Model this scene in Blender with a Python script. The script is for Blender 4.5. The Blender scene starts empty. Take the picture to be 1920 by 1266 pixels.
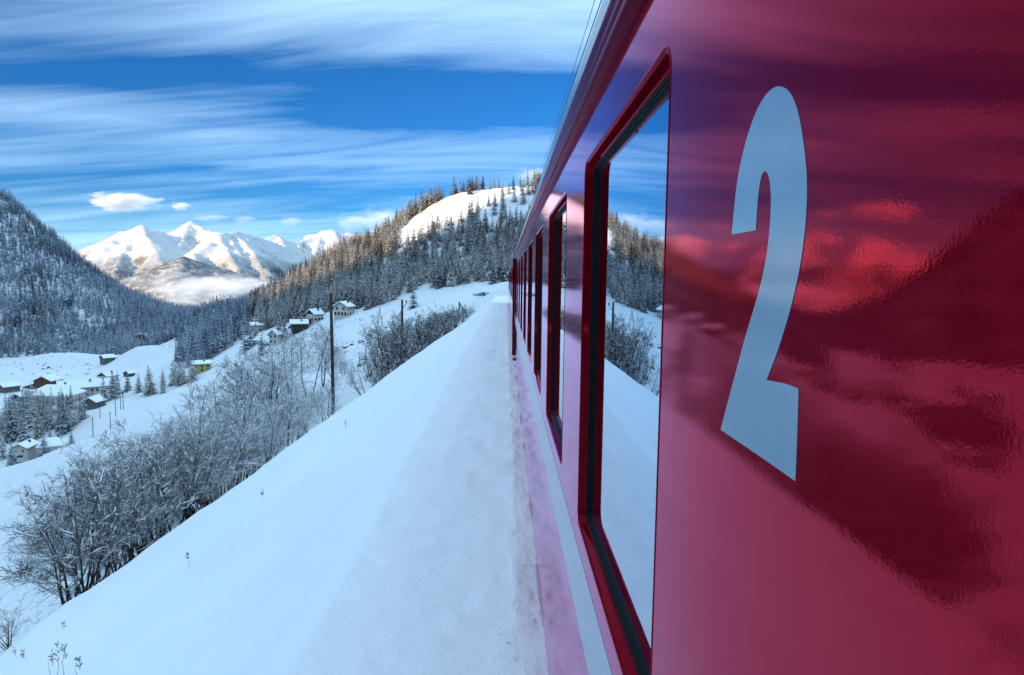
import bpy, bmesh, math, random
import numpy as np
from mathutils import Vector, Matrix

rnd = random.Random(7)
RS = np.random.RandomState(11)
S = bpy.context.scene
COL = S.collection

# ------------------------------------------------------------------ camera
F = 1200.0                       # focal length in pixels of the 1920 px wide photograph
cam_d = bpy.data.cameras.new('camera')
cam_d.sensor_width = 36.0
cam_d.lens = F / 1920 * 36
cam_d.clip_start = 0.02
cam_d.clip_end = 60000
cam = bpy.data.objects.new('camera', cam_d)
COL.objects.link(cam)
yc = Vector(((948 - 960) / F, (633 - 522) / F, -1)).normalized()     # the track direction in the camera
ro = math.radians(0.6)
zc = Vector((math.sin(ro), math.cos(ro), 0))
zc = (zc - yc * zc.dot(yc)).normalized()
xc = yc.cross(zc)
R3 = Matrix((xc, yc, zc))
cam.matrix_world = R3.to_4x4()
S.camera = cam
R3n = np.array(R3)

# ------------------------------------------------------------------ sun, sky, exposure
SUN_EL = math.radians(13.0)
sx, sy = -0.6, -0.8                                   # horizontal direction towards the sun
sun_d = bpy.data.lights.new('sun', 'SUN')
sun_d.energy = 4.4
sun_d.angle = math.radians(0.5)
sun_d.color = (1.0, 0.66, 0.33)
sun = bpy.data.objects.new('sun', sun_d)
COL.objects.link(sun)
to_sun = Vector((sx * math.cos(SUN_EL), sy * math.cos(SUN_EL), math.sin(SUN_EL)))
sun.rotation_euler = to_sun.to_track_quat('Z', 'Y').to_euler()

W = bpy.data.worlds.new('World')
S.world = W
W.use_nodes = True
wn, wl = W.node_tree.nodes, W.node_tree.links
wn.clear()


def N(tree, typ, **kw):
    n = tree.nodes.new(typ)
    for k, v in kw.items():
        setattr(n, k, v)
    return n


def math_n(tree, op, a, b=None, c=None, clamp=False):
    n = tree.nodes.new('ShaderNodeMath')
    n.operation = op
    n.use_clamp = clamp
    for i, v in enumerate((a, b, c)):
        if v is None:
            continue
        if isinstance(v, (int, float)):
            n.inputs[i].default_value = v
        else:
            tree.links.new(v, n.inputs[i])
    return n.outputs[0]


def ramp_n(tree, fac, stops, interp='EASE'):
    n = tree.nodes.new('ShaderNodeValToRGB')
    n.color_ramp.interpolation = interp
    el = n.color_ramp.elements
    while len(el) < len(stops):
        el.new(0.5)
    for e, (p, c) in zip(el, stops):
        e.position = p
        e.color = c if len(c) == 4 else (*c, 1)
    tree.links.new(fac, n.inputs[0])
    return n.outputs[0]


def g(v):
    return (v, v, v, 1)


def mix_n(tree, fac, a, b):
    n = tree.nodes.new('ShaderNodeMix')
    n.data_type = 'RGBA'
    for s, v in ((n.inputs['Factor'], fac), (n.inputs['A'], a), (n.inputs['B'], b)):
        if isinstance(v, (int, float)):
            s.default_value = v
        elif isinstance(v, tuple):
            s.default_value = v if len(v) == 4 else (*v, 1)
        else:
            tree.links.new(v, s)
    return n.outputs['Result']


def noise_n(tree, vec, scale, detail=4, rough=0.5, dist=0.0):
    n = tree.nodes.new('ShaderNodeTexNoise')
    n.inputs['Scale'].default_value = scale
    n.inputs['Detail'].default_value = detail
    n.inputs['Roughness'].default_value = rough
    n.inputs['Distortion'].default_value = dist
    if vec is not None:
        tree.links.new(vec, n.inputs['Vector'])
    return n.outputs['Fac']


T = W.node_tree
sky = N(T, 'ShaderNodeTexSky', sky_type='NISHITA')
sky.sun_disc = False
sky.sun_elevation = SUN_EL
sky.sun_rotation = math.atan2(sx, sy)
sky.altitude = 1500
sky.air_density = 1.0
sky.dust_density = 0.4
sky.ozone_density = 2.5
hs = N(T, 'ShaderNodeHueSaturation')
hs.inputs['Saturation'].default_value = 1.06
hs.inputs['Value'].default_value = 0.82
tnt = N(T, 'ShaderNodeMix', data_type='RGBA', blend_type='MULTIPLY')
tnt.inputs['Factor'].default_value = 1.0
tnt.inputs['B'].default_value = (0.36, 0.74, 1.18, 1)
wl.new(sky.outputs[0], tnt.inputs['A'])
wl.new(tnt.outputs['Result'], hs.inputs['Color'])
tc = N(T, 'ShaderNodeTexCoord')
sep = N(T, 'ShaderNodeSeparateXYZ')
wl.new(tc.outputs['Generated'], sep.inputs[0])
dz = math_n(T, 'MAXIMUM', sep.outputs['Z'], 0.0)
den = math_n(T, 'ADD', dz, 0.16)
px_ = math_n(T, 'DIVIDE', sep.outputs['X'], den)
py_ = math_n(T, 'DIVIDE', sep.outputs['Y'], den)
# high streaky cloud: a flat layer with its fibres stretched along X and slightly slanted
cv = N(T, 'ShaderNodeCombineXYZ')
wl.new(math_n(T, 'MULTIPLY', px_, 0.34), cv.inputs[0])
wl.new(math_n(T, 'ADD', math_n(T, 'MULTIPLY', py_, 1.5), math_n(T, 'MULTIPLY', px_, 0.10)), cv.inputs[1])
st = noise_n(T, cv.outputs[0], 1.6, 6, 0.55, 0.9)
cv2 = N(T, 'ShaderNodeCombineXYZ')
wl.new(math_n(T, 'MULTIPLY', px_, 0.5), cv2.inputs[0])
wl.new(math_n(T, 'ADD', math_n(T, 'MULTIPLY', py_, 4.5), math_n(T, 'MULTIPLY', px_, 0.35)), cv2.inputs[1])
fi = noise_n(T, cv2.outputs[0], 2.0, 6, 0.6, 0.8)
# coverage of the layer by elevation (sine): clear belt about 15 degrees up, overcast above it
cover = ramp_n(T, dz, [(0.0, g(0.80)), (0.06, g(0.70)), (0.11, g(0.48)), (0.16, g(0.48)), (0.195, g(0.58)), (0.235, g(0.32)), (0.27, g(0.33)),
                       (0.35, g(0.80)), (0.42, g(1.0)), (0.6, g(1.1)), (1.0, g(1.1))], 'LINEAR')
cs = math_n(T, 'ADD', math_n(T, 'MULTIPLY', st, 1.2), math_n(T, 'MULTIPLY', fi, 0.34))
cl = math_n(T, 'MULTIPLY', math_n(T, 'ADD', cs, math_n(T, 'SUBTRACT', cover, 1.11)), 0.88, clamp=True)
cl = math_n(T, 'MULTIPLY', cl, 0.92)
cloudcol = mix_n(T, fi, (3.75, 6.1, 8.0), (5.2, 7.6, 9.5))
cup = N(T, 'ShaderNodeVectorMath', operation='SCALE')
wl.new(cloudcol, cup.inputs[0])
wl.new(ramp_n(T, dz, [(0.0, g(0.64)), (0.36, g(0.72)), (0.75, g(0.92)), (1.0, g(0.92))]), cup.inputs['Scale'])
cup2 = N(T, 'ShaderNodeVectorMath', operation='SCALE')
wl.new(cup.outputs[0], cup2.inputs[0])
cup2.inputs['Scale'].default_value = 1.9
cloudcol = cup2.outputs[0]
skyc = mix_n(T, cl, hs.outputs[0], cloudcol)
bg = N(T, 'ShaderNodeBackground')
bg.inputs['Strength'].default_value = 0.10
wl.new(skyc, bg.inputs['Color'])
wo = N(T, 'ShaderNodeOutputWorld')
wl.new(bg.outputs[0], wo.inputs['Surface'])

S.view_settings.view_transform = 'Standard'
S.view_settings.look = 'None'
S.view_settings.exposure = 0.66
S.view_settings.gamma = 1.0
S.view_settings.use_curve_mapping = False
S.cycles.max_bounces = 6
S.cycles.volume_bounces = 3
S.cycles.use_denoising = True


# ------------------------------------------------------------------ helpers: points, noise
def P(px, py, Y):
    """world point at forward depth Y seen at photograph pixel px, py"""
    v = R3n @ np.array([(px - 960) / F, (633 - py) / F, -1.0])
    return v / v[1] * Y


def wallpt(px, py, X):
    v = R3n @ np.array([(px - 960) / F, (633 - py) / F, -1.0])
    return v / v[0] * X


def pix(x, y, z):
    p = np.stack([x, y, z], -1) @ R3n          # camera coordinates
    return 960 + F * p[..., 0] / -p[..., 2], 633 - F * p[..., 1] / -p[..., 2]


def vnoise(x, y, seed=0):
    ix = np.floor(x).astype(np.int64)
    iy = np.floor(y).astype(np.int64)
    fx, fy = x - ix, y - iy
    fx = fx * fx * fx * (fx * (fx * 6 - 15) + 10)
    fy = fy * fy * fy * (fy * (fy * 6 - 15) + 10)

    def h(a, b):
        n = (a * 374761393 + b * 668265263 + seed * 974634777) & 0xffffffff
        n = ((n ^ (n >> 13)) * 1274126177) & 0xffffffff
        return ((n ^ (n >> 16)) & 0xffff) / 65535.0
    return (h(ix, iy) * (1 - fx) + h(ix + 1, iy) * fx) * (1 - fy) + (h(ix, iy + 1) * (1 - fx) + h(ix + 1, iy + 1) * fx) * fy


def fbm(x, y, seed=0, octv=4, gain=0.5):
    s, a, t = 0.0, 1.0, 0.0
    for o in range(octv):
        s = s + a * (vnoise(x * 2 ** o + o * 17.3, y * 2 ** o - o * 9.1, seed + o) - 0.5)
        t += a
        a *= gain
    return s / t * 2


# ------------------------------------------------------------------ helpers: objects
def tag(o, label=None, cat=None, group=None, kind=None):
    if label:
        o['label'] = label
    if cat:
        o['category'] = cat
    if group:
        o['group'] = group
    if kind:
        o['kind'] = kind
    return o


def link(name, me, parent=None, loc=None):
    o = bpy.data.objects.new(name, me)
    COL.objects.link(o)
    if parent is not None:
        o.parent = parent
    if loc is not None:
        o.location = loc
    return o


def empty(name, loc=(0, 0, 0), rz=0.0):
    o = bpy.data.objects.new(name, None)
    COL.objects.link(o)
    o.location = loc
    o.rotation_euler = (0, 0, rz)
    o.empty_display_size = 0.2
    return o


def mesh_from(name, v, f, mats, smooth=False, mat_idx=None):
    me = bpy.data.meshes.new(name)
    me.from_pydata([tuple(map(float, p)) for p in v], [], f)
    for m in (mats if isinstance(mats, (list, tuple)) else [mats]):
        me.materials.append(m)
    if smooth:
        me.polygons.foreach_set('use_smooth', [True] * len(me.polygons))
    if mat_idx is not None:
        me.polygons.foreach_set('material_index', mat_idx)
    me.update()
    return me


def mesh_np(name, v, f, mats, smooth=False, attr=None, mat_idx=None):
    """big meshes: v (n,3), f (m,3|4) arrays"""
    me = bpy.data.meshes.new(name)
    k = f.shape[1]
    me.vertices.add(len(v))
    me.vertices.foreach_set('co', np.ascontiguousarray(v, dtype=np.float32).ravel())
    me.loops.add(f.size)
    me.loops.foreach_set('vertex_index', np.ascontiguousarray(f, dtype=np.int32).ravel())
    me.polygons.add(len(f))
    me.polygons.foreach_set('loop_start', np.arange(0, f.size, k, dtype=np.int32))
    if smooth:
        me.polygons.foreach_set('use_smooth', np.ones(len(f), dtype=bool))
    for m in (mats if isinstance(mats, (list, tuple)) else [mats]):
        me.materials.append(m)
    if mat_idx is not None:
        me.polygons.foreach_set('material_index', np.asarray(mat_idx, dtype=np.int32))
    if attr is not None:
        a = me.attributes.new('tint', 'FLOAT', 'POINT')
        a.data.foreach_set('value', np.asarray(attr, dtype=np.float32))
    me.update(calc_edges=True)
    me.validate()
    return me


def grid_faces(nr, nc):
    i = np.arange(nr - 1)[:, None] * nc + np.arange(nc - 1)[None, :]
    return np.stack([i, i + 1, i + nc + 1, i + nc], -1).reshape(-1, 4)


class MB:
    """collects simple solids for one mesh"""
    def __init__(self):
        self.v, self.f = [], []

    def box(self, x0, x1, y0, y1, z0, z1):
        b = len(self.v)
        self.v += [(x0, y0, z0), (x1, y0, z0), (x1, y1, z0), (x0, y1, z0), (x0, y0, z1), (x1, y0, z1), (x1, y1, z1), (x0, y1, z1)]
        self.f += [tuple(b + i for i in q) for q in ((0, 3, 2, 1), (4, 5, 6, 7), (0, 1, 5, 4), (1, 2, 6, 5), (2, 3, 7, 6), (3, 0, 4, 7))]
        return self

    def tube(self, pts, rad, n=6, cap=True):
        b = len(self.v)
        pts = [Vector(p) for p in pts]
        m = len(pts)
        for i, p in enumerate(pts):
            d = (pts[min(i + 1, m - 1)] - pts[max(i - 1, 0)]).normalized()
            a = d.cross(Vector((0.31, 0.17, 0.93)) if abs(d.z) < 0.9 else Vector((1, 0.2, 0))).normalized()
            c = d.cross(a)
            r = rad[i] if isinstance(rad, (list, tuple)) else rad
            for k in range(n):
                t = 2 * math.pi * k / n
                self.v.append(tuple(p + (a * math.cos(t) + c * math.sin(t)) * r))
        for i in range(m - 1):
            for k in range(n):
                self.f.append((b + i * n + k, b + i * n + (k + 1) % n, b + (i + 1) * n + (k + 1) % n, b + (i + 1) * n + k))
        if cap:
            self.f.append(tuple(b + k for k in range(n))[::-1])
            self.f.append(tuple(b + (m - 1) * n + k for k in range(n)))
        return self

    def poly(self, pts):
        b = len(self.v)
        self.v += [tuple(p) for p in pts]
        self.f.append(tuple(range(b, b + len(pts))))
        return self

    def prism(self, pts, off):
        """closed outline pts extruded by vector off"""
        b = len(self.v)
        n = len(pts)
        self.v += [tuple(p) for p in pts] + [tuple(np.array(p) + np.array(off)) for p in pts]
        self.f.append(tuple(range(b, b + n))[::-1])
        self.f.append(tuple(range(b + n, b + 2 * n)))
        for i in range(n):
            j = (i + 1) % n
            self.f.append((b + i, b + j, b + n + j, b + n + i))
        return self

    def mesh(self, name, mat, smooth=False):
        return mesh_from(name, self.v, self.f, mat, smooth)

    def build(self, name, mat, parent=None, loc=None, smooth=False):
        return link(name, self.mesh(name, mat, smooth), parent, loc)


# ------------------------------------------------------------------ materials
def new_mat(name):
    m = bpy.data.materials.new(name)
    m.use_nodes = True
    t = m.node_tree
    b = t.nodes['Principled BSDF']
    return m, t, b


def bump(t, b, h, strength, dist):
    n = t.nodes.new('ShaderNodeBump')
    n.inputs['Strength'].default_value = strength
    n.inputs['Distance'].default_value = dist
    t.links.new(h, n.inputs['Height'])
    t.links.new(n.outputs[0], b.inputs['Normal'])
    return n


def objco(t):
    return t.nodes.new('ShaderNodeTexCoord').outputs['Object']


def geo(t):
    return t.nodes.new('ShaderNodeNewGeometry')


def plain(name, col, rough=0.6, spec=0.5, metal=0.0, noise=None):
    m, t, b = new_mat(name)
    b.inputs['Roughness'].default_value = rough
    b.inputs['Metallic'].default_value = metal
    b.inputs['Specular IOR Level'].default_value = spec
    if noise:
        f = noise_n(t, objco(t), noise, 5, 0.6)
        c = mix_n(t, f, tuple(x * 0.6 for x in col), tuple(min(1, x * 1.4) for x in col))
        t.links.new(c, b.inputs['Base Color'])
    else:
        b.inputs['Base Color'].default_value = (*col, 1)
    return m


SNOW = (0.86, 0.885, 0.92)


def snow_mat(name, scale=1.0, bs=0.5):
    m, t, b = new_mat(name)
    p = geo(t).outputs['Position']
    n1 = noise_n(t, p, 1.3 * scale, 6, 0.6)
    n2 = noise_n(t, p, 18 * scale, 5, 0.65)
    n3 = noise_n(t, p, 90 * scale, 3, 0.6)
    c = mix_n(t, n1, tuple(x * 0.95 for x in SNOW), (0.89, 0.905, 0.93))
    t.links.new(c, b.inputs['Base Color'])
    b.inputs['Roughness'].default_value = 0.55
    b.inputs['Specular IOR Level'].default_value = 0.25
    h = math_n(t, 'ADD', math_n(t, 'MULTIPLY', n1, 3.0), math_n(t, 'ADD', math_n(t, 'MULTIPLY', n2, 0.6), math_n(t, 'MULTIPLY', n3, 0.22)))
    bump(t, b, h, bs, 0.03 / scale)
    return m


M_snow = snow_mat('embankment_snow', 1.0, 0.5)


def ground_mat():
    m, t, b = new_mat('ground_snow')
    p = geo(t).outputs['Position']
    n1 = noise_n(t, p, 0.06, 6, 0.6)
    n2 = noise_n(t, p, 0.55, 6, 0.7)
    n3 = noise_n(t, p, 0.018, 3, 0.5)
    # tufts of dead grass, stones and scrub poking out of the snow in patches
    f = math_n(t, 'MULTIPLY', math_n(t, 'SUBTRACT', math_n(t, 'ADD', n2, math_n(t, 'MULTIPLY', n3, 0.5)), 0.88), 14, clamp=True)
    c = mix_n(t, math_n(t, 'MULTIPLY', f, 0.7), mix_n(t, n1, (0.70, 0.725, 0.76), (0.77, 0.79, 0.82)), (0.10, 0.09, 0.08))
    t.links.new(c, b.inputs['Base Color'])
    b.inputs['Roughness'].default_value = 0.7
    b.inputs['Specular IOR Level'].default_value = 0.15
    bump(t, b, math_n(t, 'ADD', n1, math_n(t, 'MULTIPLY', n2, 0.25)), 0.6, 3.0)
    return m


def mountain_mat(name, tree_lo, tree_hi, rock=0.62, sn_c=(0.60, 0.61, 0.63)):
    m, t, b = new_mat(name)
    ge = geo(t)
    p = ge.outputs['Position']
    sp = N(t, 'ShaderNodeSeparateXYZ')
    t.links.new(p, sp.inputs[0])
    sn = N(t, 'ShaderNodeSeparateXYZ')
    t.links.new(ge.outputs['Normal'], sn.inputs[0])
    n1 = noise_n(t, p, 0.0022, 8, 0.65)
    n2 = noise_n(t, p, 0.02, 6, 0.75)
    mr = N(t, 'ShaderNodeMapRange')
    t.links.new(math_n(t, 'ADD', sp.outputs[2], math_n(t, 'MULTIPLY', math_n(t, 'SUBTRACT', n1, 0.5), (tree_hi - tree_lo) * 2.5)), mr.inputs[0])
    mr.inputs[1].default_value = tree_lo
    mr.inputs[2].default_value = tree_hi
    mr.inputs[3].default_value = 1
    mr.inputs[4].default_value = 0
    forest = math_n(t, 'MULTIPLY', mr.outputs[0], math_n(t, 'MULTIPLY', math_n(t, 'SUBTRACT', n2, 0.30), 4.5, clamp=True), clamp=True)
    rk = math_n(t, 'MULTIPLY', math_n(t, 'SUBTRACT', math_n(t, 'ADD', rock, math_n(t, 'MULTIPLY', math_n(t, 'SUBTRACT', n2, 0.5), 0.5)), sn.outputs[2]), 7, clamp=True)
    c = mix_n(t, math_n(t, 'MULTIPLY', rk, 0.75), sn_c, (0.16, 0.15, 0.15))
    c = mix_n(t, math_n(t, 'MULTIPLY', forest, 0.85), c, (0.07, 0.075, 0.085))
    t.links.new(c, b.inputs['Base Color'])
    b.inputs['Roughness'].default_value = 0.8
    b.inputs['Specular IOR Level'].default_value = 0.1
    bump(t, b, math_n(t, 'ADD', n1, math_n(t, 'MULTIPLY', n2, 0.12)), 0.5, 120)
    return m


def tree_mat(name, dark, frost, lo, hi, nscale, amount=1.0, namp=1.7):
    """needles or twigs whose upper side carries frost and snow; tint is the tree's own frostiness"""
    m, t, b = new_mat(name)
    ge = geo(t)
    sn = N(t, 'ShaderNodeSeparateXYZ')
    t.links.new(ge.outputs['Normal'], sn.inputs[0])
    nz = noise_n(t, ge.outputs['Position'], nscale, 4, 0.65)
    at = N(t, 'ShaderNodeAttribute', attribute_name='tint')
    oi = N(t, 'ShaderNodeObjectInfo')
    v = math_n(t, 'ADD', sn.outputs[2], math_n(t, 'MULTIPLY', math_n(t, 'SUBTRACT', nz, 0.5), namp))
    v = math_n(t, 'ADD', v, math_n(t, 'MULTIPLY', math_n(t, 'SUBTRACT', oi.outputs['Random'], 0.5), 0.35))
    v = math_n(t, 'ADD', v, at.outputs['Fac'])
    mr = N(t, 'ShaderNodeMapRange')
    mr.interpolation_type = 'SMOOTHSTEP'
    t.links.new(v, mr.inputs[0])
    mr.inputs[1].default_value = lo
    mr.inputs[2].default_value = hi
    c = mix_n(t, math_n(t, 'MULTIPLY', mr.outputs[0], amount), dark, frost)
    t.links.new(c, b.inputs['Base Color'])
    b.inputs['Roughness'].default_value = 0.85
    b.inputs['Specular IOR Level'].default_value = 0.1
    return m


M_ground = ground_mat()
M_far = mountain_mat('far_mountain', -20, 200, 0.635)
M_dark = mountain_mat('wooded_mountain', 150, 420)
M_shade = mountain_mat('near_mountain', 100, 260)
M_spruce = tree_mat('spruce_needles', (0.022, 0.033, 0.040), (0.58, 0.61, 0.66), 0.45, 1.15, 1.4, 0.9)
M_larch = tree_mat('larch_frost', (0.062, 0.054, 0.05), (0.60, 0.59, 0.585), -0.05, 1.35, 0.35, 0.95, 1.1)
M_forest = tree_mat('forest_frost', (0.026, 0.036, 0.056), (0.42, 0.48, 0.58), -0.25, 1.4, 0.12, 0.95, 0.7)  # blue of shade and distant air mixed into needle and frost colours
M_bark = tree_mat('alder_bark', (0.030, 0.026, 0.024), (0.80, 0.82, 0.86), 0.9, 1.3, 5.0, 0.9)
M_twig = tree_mat('alder_twigs', (0.055, 0.046, 0.045), (0.78, 0.80, 0.83), -0.1, 1.1, 3.0, 0.85)
M_frost = tree_mat('frosted_twigs', (0.085, 0.078, 0.08), (0.78, 0.80, 0.83), -0.6, 0.95, 2.0, 0.95)
M_shrub = tree_mat('shrub_twigs', (0.065, 0.055, 0.055), (0.72, 0.74, 0.78), 0.15, 1.25, 2.0, 0.85)
M_lump = plain('branch_snow', SNOW, 0.7, 0.15)
M_rock = tree_mat('rock', (0.060, 0.056, 0.055), (0.85, 0.87, 0.90), 0.75, 0.95, 0.9, 1.0)
M_cliff = tree_mat('cliff_rock', (0.085, 0.072, 0.060), (0.80, 0.82, 0.85), 0.62, 0.95, 0.25, 1.0)
M_wood = plain('weathered_pole_wood', (0.050, 0.040, 0.034), 0.8, 0.2, noise=14)
M_wire = plain('wire', (0.03, 0.03, 0.035), 0.5)
M_steel = plain('galvanised_steel', (0.20, 0.21, 0.23), 0.5, 0.5, 0.6)
M_ceramic = plain('insulator_ceramic', (0.05, 0.04, 0.035), 0.3)
M_white = plain('white_render', (0.50, 0.48, 0.45), 0.85, 0.2, noise=0.8)
M_cream = plain('cream_render', (0.46, 0.43, 0.38), 0.85, 0.2, noise=0.8)
M_yellow = plain('yellow_render', (0.42, 0.33, 0.12), 0.85, 0.2, noise=0.8)
M_brown = plain('brown_timber', (0.115, 0.060, 0.045), 0.85, 0.2, noise=1.6)
M_grey = plain('grey_timber', (0.13, 0.12, 0.12), 0.85, 0.2, noise=1.6)
M_darkw = plain('dark_timber', (0.045, 0.036, 0.032), 0.85, 0.2, noise=1.6)
M_rsnow = plain('roof_snow', SNOW, 0.7, 0.15)
M_glassd = plain('dark_window', (0.02, 0.024, 0.03), 0.15)
M_weed = plain('dry_weed', (0.27, 0.25, 0.25), 0.9, 0.1)


# --- the carriage
def paint_mat(name, col, peel=1.0, ior=1.6, cols=((1, .045, .085), (1, .16, .28), (1, .52, .78), (.95, .82, 1)), rough=0.004, base_f=0.21):
    """lacquer: pigment under a clear layer whose reflection is tinted face-on and pale lavender at grazing angles"""
    m, t, b = new_mat(name)
    t.nodes.remove(b)
    o = t.nodes.new('ShaderNodeTexCoord').outputs['Object']
    mp = N(t, 'ShaderNodeMapping')
    mp.inputs['Scale'].default_value = (1, 1, 0.75)
    t.links.new(o, mp.inputs[0])
    fine = noise_n(t, o, 380, 2, 0.5)
    peel1 = noise_n(t, mp.outputs[0], 105, 3, 0.5)
    wav = noise_n(t, mp.outputs[0], 5.0, 3, 0.5)
    dirt = noise_n(t, o, 3.0, 8, 0.7)
    c = mix_n(t, dirt, tuple(x * 0.85 for x in col), tuple(x * 1.12 for x in col))
    h = math_n(t, 'ADD', math_n(t, 'MULTIPLY', peel1, 0.065), math_n(t, 'ADD', math_n(t, 'MULTIPLY', wav, 0.22), math_n(t, 'MULTIPLY', fine, 0.05)))
    n = t.nodes.new('ShaderNodeBump')
    n.inputs['Strength'].default_value = 0.5 * peel
    n.inputs['Distance'].default_value = 0.0012
    t.links.new(h, n.inputs['Height'])
    df = N(t, 'ShaderNodeBsdfDiffuse')
    t.links.new(c, df.inputs['Color'])
    fr = N(t, 'ShaderNodeFresnel')
    fr.inputs['IOR'].default_value = ior
    t.links.new(n.outputs[0], fr.inputs['Normal'])
    gl = N(t, 'ShaderNodeBsdfGlossy')
    t.links.new(n.outputs[0], gl.inputs['Normal'])
    t.links.new(ramp_n(t, fr.outputs[0], list(zip((0.05, 0.22, 0.48, 0.85), cols)), 'LINEAR'), gl.inputs['Color'])
    t.links.new(math_n(t, 'ADD', rough, math_n(t, 'MULTIPLY', dirt, 0.015)), gl.inputs['Roughness'])
    mx = N(t, 'ShaderNodeMixShader')
    t.links.new(math_n(t, 'ADD', fr.outputs[0], base_f, clamp=True), mx.inputs[0])
    t.links.new(df.outputs[0], mx.inputs[1])
    t.links.new(gl.outputs[0], mx.inputs[2])
    t.links.new(mx.outputs[0], t.nodes['Material Output'].inputs['Surface'])
    return m


M_red = paint_mat('red_coach_paint', (0.21, 0.0004, 0.006))
M_redf = paint_mat('red_frame_paint', (0.14, 0.001, 0.006), 0.4, 1.4, base_f=0.03)
M_gut = paint_mat('dark_red_gutter', (0.075, 0.002, 0.008), 0.3, 1.22, ((1, .2, .4), (.8, .3, .42), (.6, .33, .45), (.5, .33, .45)), 0.25, 0.0)
M_roof = plain('roof_paint', (0.30, 0.31, 0.35), 0.25, 0.5, 0.3)
M_decal = paint_mat('pale_grey_decal', (0.27, 0.38, 0.49), 0.25, 1.45, ((1, 1, 1),) * 4, 0.10, 0.0)
M_rubber = plain('black_rubber', (0.006, 0.006, 0.007), 0.6, 0.1)
m, t, b = new_mat('coated_pane')
b.inputs['Base Color'].default_value = (0.43, 0.57, 0.73, 1)
b.inputs['Metallic'].default_value = 1.0
b.inputs['Roughness'].default_value = 0.01
M_pane = m

# ------------------------------------------------------------------ the lie of the land
EY = np.array([-60, 0, 20, 26, 38, 51, 57, 68, 82, 89, 105, 130, 160, 260])
ER = np.array([1.32, 1.32, 1.315, 1.297, 1.27, 1.22, 1.117, 1.035, .886, .80, .72, .66, .62, .6])
EH = np.array([-11.2, -11.2, -11.6, -11.9, -12.0, -11.5, -10.1, -8.1, -6.0, -4.9, -4.0, -3.4, -3.0, -2.8])


def edge(y):
    h = np.interp(y, EY, EH)
    wob = 0.35 * fbm(y * 0.16, y * 0.0 + 3.3, 5, 3) * np.clip(-h - 3, 0, 4) * 0.35
    return h * np.interp(y, EY, ER) + wob, h


def ridge_x(y):
    return -1.25 - 0.05 * fbm(y * 0.35, y * 0 + 1.7, 9, 3) - np.interp(y, [0, 70, 110], [0, 0.12, 0.1])


def embank(x, y):
    ex, eh = edge(y)
    rx = ridge_x(y)
    s = np.clip((rx - x) / (rx - ex), 0, 1)
    slope = -2.3 + (eh + 2.3) * (0.80 * s + 0.20 * s * s) - 0.22 * np.clip(s * 9, 0, 1)
    fall = eh - 0.95 * (ex - x)
    shelf = -2.4 + 0.10 * np.clip(-x / 1.3, 0, 1) + 0.035 * np.clip((x + 0.25) / 0.35, 0, 1)
    face = np.interp(x, [0.14, 0.20, 0.285, 0.30, 3.2], [-2.368, -2.382, -2.405, -2.43, -2.60])
    z = np.where(x < ex, fall, np.where(x < rx, slope, np.where(x < 0.14, shelf, face)))
    z = np.where(x > 3.2, -2.6 + (x - 3.2) * 0.35, z)
    return z


CP = []


def cp(*rows):
    for r in rows:
        CP.append(P(*r))


def cq(*rows):
    for r in rows:
        CP.append(np.array(r, float))


# valley floor and the bank in front of the village
cp((0, 1150, 118), (-300, 1150, 118), (-300, 900, 205), (0, 1000, 150), (0, 905, 180), (60, 862, 205), (130, 836, 205), (230, 800, 195), (300, 770, 190))
cp((100, 850, 240), (30, 865, 245), (100, 800, 270), (0, 780, 300), (0, 740, 360), (75, 728, 395), (180, 752, 330), (200, 720, 390), (250, 703, 420), (150, 697, 460))
cp((0, 703, 440), (0, 672, 530), (150, 662, 560), (250, 655, 560), (310, 645, 580), (200, 795, 255), (230, 756, 300), (-300, 740, 360), (-300, 690, 500))
# ravine and the meadow slope with the chalets
cp((300, 740, 290), (400, 745, 230), (500, 745, 180), (600, 725, 150), (660, 718, 95), (720, 692, 110), (720, 655, 160), (640, 692, 190), (560, 682, 220), (450, 702, 270))
cp((700, 640, 210), (800, 602, 180), (850, 580, 160), (900, 572, 120), (935, 560, 115))
cp((350, 705, 335), (400, 684, 335), (500, 640, 325), (560, 616, 315), (650, 592, 305), (750, 572, 300), (850, 546, 300), (930, 548, 260))
# the wooded hill
cp((480, 580, 430), (600, 540, 410), (700, 520, 390), (620, 487, 490), (700, 455, 490), (780, 402, 480), (830, 374, 485), (950, 353, 490), (990, 349, 500))
cp((850, 500, 370), (850, 440, 430), (930, 450, 400), (930, 400, 440), (760, 460, 430), (1100, 345, 510), (1100, 440, 400), (1100, 520, 250), (1200, 530, 250))
cp((700, 490, 640), (950, 420, 720), (830, 430, 700), (560, 545, 640), (1100, 420, 720))
# wooded spur closing the valley, then the gap behind it
cp((350, 600, 600), (420, 585, 600), (480, 570, 540), (345, 632, 520), (420, 632, 450), (350, 612, 820), (450, 600, 820), (400, 610, 1000), (560, 580, 900))
# the big shaded mountain
cp((335, 606, 650), (300, 600, 680), (250, 575, 700), (200, 540, 720), (150, 500, 740), (100, 460, 760), (50, 420, 770), (0, 376, 780), (-100, 290, 800), (-300, 120, 850))
cp((0, 520, 660), (100, 562, 645), (200, 606, 635), (0, 600, 590), (100, 610, 600), (250, 625, 610), (-200, 520, 640), (-200, 620, 570))
cp((0, 600, 1250), (200, 620, 1250), (-200, 560, 1250), (-420, 480, 1250), (400, 625, 1250), (600, 600, 1250), (800, 560, 1200), (100, 590, 1080), (250, 615, 1050))
cp((330, 625, 900), (200, 580, 900), (0, 460, 980), (-150, 350, 1050), (-350, 200, 1100))
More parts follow.
